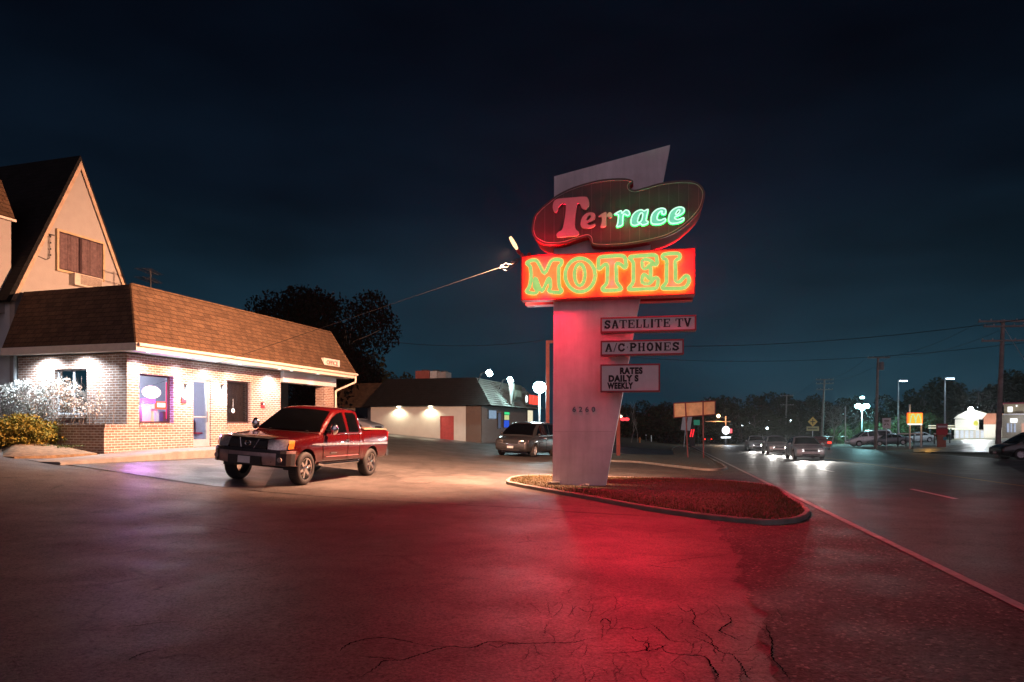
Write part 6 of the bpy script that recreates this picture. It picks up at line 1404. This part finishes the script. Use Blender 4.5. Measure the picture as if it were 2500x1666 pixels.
def branches(mb, p, d, ln, r_, depth, rnd, spread=.55, tips=None, up=.15):
    pts = [p]; q = p.copy(); dd_ = d.copy()
    for i in range(4):
        dd_ = (dd_ + Vector((rnd.gauss(0, .13), rnd.gauss(0, .13), rnd.gauss(0, .08) + up * .2))).normalized(); q = q + dd_ * ln / 4; pts.append(q.copy())
    mb.tube(pts, [r_ * (1 - .14 * i) for i in range(5)], 6 if depth > 1 else 4, cap=False)
    if depth == 0:
        if tips is not None: tips.append(q)
        return
    for k in range(rnd.choice((2, 3, 3)) if depth < 4 else 4):
        o_ = dd_.orthogonal().normalized(); a = rnd.uniform(0, 6.28); o_ = o_ * math.cos(a) + dd_.cross(o_) * math.sin(a)
        nd = (dd_ + o_ * rnd.uniform(spread * .6, spread * 1.5) + Vector((0, 0, up))).normalized()
        branches(mb, pts[rnd.choice((2, 3, 4, 4))], nd, ln * rnd.uniform(.6, .85), r_ * .55, depth - 1, rnd, spread, tips, up)
def tree_mesh(seed, h, w, nleaf, leaf, lm, crown0=.3, clumps=16):
    rnd = random.Random(seed); root = thing('tree', 'tree', 'tree'); mb = MB(); tips = []
    branches(mb, Vector((0, 0, -.2)), Vector((0, 0, 1)), h * .42, h * .024, 3, rnd, .7, tips); mb.build('trunk', M_bark, root, smooth=60, fix=False)
    lb = MB(); leaf_cloud(lb, Vector((0, 0, h * (crown0 + (1 - crown0) / 2))), w / 2, w / 2, h * (1 - crown0) / 2, nleaf, leaf, rnd, clumps); lb.build('crown', lm, root, fix=False); return root
M_leaf = leafmat('dark night foliage', (.018, .022, .012), (.055, .062, .030), .5)
M_leaf2 = leafmat('mid green foliage', (.04, .065, .03), (.12, .16, .07), .5)
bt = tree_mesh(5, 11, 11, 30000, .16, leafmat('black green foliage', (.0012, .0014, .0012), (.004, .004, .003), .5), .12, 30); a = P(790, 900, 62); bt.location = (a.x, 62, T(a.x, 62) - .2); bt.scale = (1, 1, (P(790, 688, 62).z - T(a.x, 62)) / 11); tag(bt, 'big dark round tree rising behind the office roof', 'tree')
pro = [tree_mesh(21, 10, 9, 2600, .30, M_leaf, .10, 18), tree_mesh(22, 10, 8, 2600, .30, M_leaf, .05, 14)]
def put_tree(i, px, py, Y, w=1.0, lab='dark leafless looking tree in the far tree line', grp='dark trees of the far tree line', first={}):
    a = P(px, py, Y); zb2 = T(a.x, Y); o = pro[i] if i not in first else dup(pro[i]); first[i] = 1
    o.location = (a.x, Y, zb2 - .3); s_ = max(.3, (a.z - zb2) / 10); o.scale = (s_ * w, s_ * w, s_); o.rotation_euler.z = random.uniform(0, 6.28); tag(o, lab, 'tree', grp); return o
rr = random.Random(9); k = 0
top = {1500: 985, 1540: 985, 1580: 978, 1620: 985, 1660: 982, 1700: 985, 1740: 972, 1780: 968, 1820: 972, 1860: 965, 1900: 960, 1940: 962, 1975: 966, 2000: 972, 2050: 975, 2090: 968, 2180: 965, 2240: 950, 2285: 938, 2330: 925, 2370: 935, 2420: 950, 2475: 915, 2520: 905, 2560: 900, 1470: 990}
for px, py in sorted(top.items()): put_tree(k % 2, px + rr.uniform(-8, 8), py + 4, rr.uniform(150, 175), 1.25); k += 1
for px in range(1520, 2560, 48): put_tree(k % 2, px, 1004 + rr.uniform(-8, 8), rr.uniform(132, 146), 1.7); k += 1
for px, py, Y, lab in ((905, 905, 70, 'dark tree between the office roof and the shop'), (870, 860, 72, 'dark tree right of the big round tree'), (965, 915, 78, 'small dark tree above the shop roof')): put_tree(k % 2, px, py, Y, 1.15, lab, 'dark trees behind the shop'); k += 1
# leafy trees caught by the cyan lamp and restaurant lights
pg = tree_mesh(31, 6, 6, 3600, .17, M_leaf2, .0, 16)
for j, (px, py, Y, w, lab) in enumerate(((2082, 1030, 116, 1.0, 'green bush left of the cyan lamp'), (2128, 1022, 116, .9, 'green tree right under the cyan lamp'), (2185, 1020, 108, 1.0, 'green tree behind the white notice sign'), (2225, 1003, 112, 1.1, 'round tree behind the arches sign'), (2262, 1010, 112, 1.0, 'round tree right of the arches sign'), (2052, 1040, 112, .9, 'low bush behind the thin pale post'), (2300, 1012, 118, 1.0, 'tree behind the banner sign'))):
    a = P(px, py, Y); zb2 = T(a.x, Y); o = pg if j == 0 else dup(pg); s_ = (a.z - zb2) / 6; o.location = (a.x, Y, zb2); o.scale = (s_ * w * 1.2, s_ * w * 1.2, s_); o.rotation_euler.z = j * 1.3; tag(o, lab, 'tree', 'trees lit beyond the road')
# bare tree by the pole
rnd = random.Random(77); a = P(2030, 1072, 99); o = thing('bare_tree', 'pale bare branching tree beside the yellow diamond sign', 'tree', (a.x, 99, T(a.x, 99)))
mb = MB(); branches(mb, Vector((0, 0, -.2)), Vector((.05, 0, 1)), 3.2, .13, 5, rnd, .85, None, .05); mb.build('branches', pm('pale bark', (.30, .29, .26), .8), o, fix=False)
for px, lab, hh in ((1541, 'bare sapling left of the hydrant', 3.2), (1556, 'taller bare sapling beside the hydrant', 5.5)):
    p_ = G(px, 1079); o = thing('bare_sapling', lab, 'tree', p_, 0, 'bare saplings by the side street'); mb = MB(); branches(mb, Vector((0, 0, -.1)), Vector((0, 0, 1)), hh * .45, .05, 3, rnd, .45, None, .3); mb.build('branches', pm('pale bark', (.30, .29, .26), .8), o, fix=False)
# white flowering bush in the planter
rnd = random.Random(13); o = thing('flowering_bush', 'loose bush with white blossom glowing under the side eave', 'bush', MW(PX / 2, 1.8, PZ - .1), MA)
mb = MB(); tips = []
for i in range(44): branches(mb, Vector((rnd.uniform(-.15, .15), rnd.uniform(-1.7, 3.4), 0)), Vector((rnd.gauss(0, .2), rnd.gauss(0, .35), 1)).normalized(), rnd.uniform(.45, .85), .012, 2, rnd, .7, tips, .1)
mb.build('stems', pm('bush stems', (.16, .13, .11), .8), o, fix=False)
lb = MB()
for y_, z_, rx, ry, rz, n in ((.2, 1.05, .32, .70, .42, 1500), (1.3, 1.0, .34, .75, .50, 2200), (2.3, .95, .34, .75, .50, 2200), (3.2, .75, .36, .75, .50, 1700), (.4, .55, .30, 1.2, .40, 900), (2.0, .5, .34, 1.3, .40, 1500), (-.9, .75, .25, .55, .45, 260), (3.9, .55, .4, .5, .45, 900)): leaf_cloud(lb, Vector((-.08, y_, z_)), rx, ry, rz, n, .032, rnd, 14)
lb.build('blossom', leafmat('white blossom', (.42, .44, .40), (.78, .78, .74), 3), o, fix=False)
# golden evergreen
rnd = random.Random(15); a = Vector((-13.9, 19.3, 0)); o = thing('evergreen_shrub', 'rounded golden green evergreen shrub on the mulch bed', 'shrub', (-13.85, 19.2, .86))
lb = MB(); leaf_cloud(lb, Vector((0, 0, .40)), .98, .8, .42, 9000, .040, rnd, 60); leaf_cloud(lb, Vector((0, 0, .34)), .85, .7, .34, 4000, .045, rnd, 40); lb.build('foliage', leafmat('golden green foliage', (.10, .11, .02), (.30, .23, .05), 3), o, fix=False)
mb = MB()
for i in range(8): mb.tube([(rnd.uniform(-.1, .1), rnd.uniform(-.1, .1), -.1), (rnd.uniform(-.6, .6), rnd.uniform(-.5, .5), .5)], .015, 5)
mb.build('stems', M_bark, o)
lb = MB(); leaf_cloud(lb, Vector((0, 0, 0)), 1.1, .35, .05, 500, .03, rnd, 12); tag(lb.build('ground_cover', M_leaf2, None, loc=(-12.9, 18.9, .90), fix=False), 'strip of low green plants at the shrub foot', 'plants', kind='stuff')
# ================================================================ haze added for lamp halos
HZ = 0.0002
hm = bpy.data.materials.new('haze added for lamp halos'); hm.use_nodes = True; hn = hm.node_tree; hn.nodes.clear()
ho = hn.nodes.new('ShaderNodeOutputMaterial'); hv = hn.nodes.new('ShaderNodeVolumePrincipled')
hv.inputs['Color'].default_value = (.75, .80, .85, 1); hv.inputs['Density'].default_value = HZ; hv.inputs['Anisotropy'].default_value = .82
hn.links.new(hv.outputs[0], ho.inputs['Volume'])
hz_o = MB().box((-700, -90, -5), (700, 1300, 22)).build('haze', hm); tag(hz_o, kind='stuff')
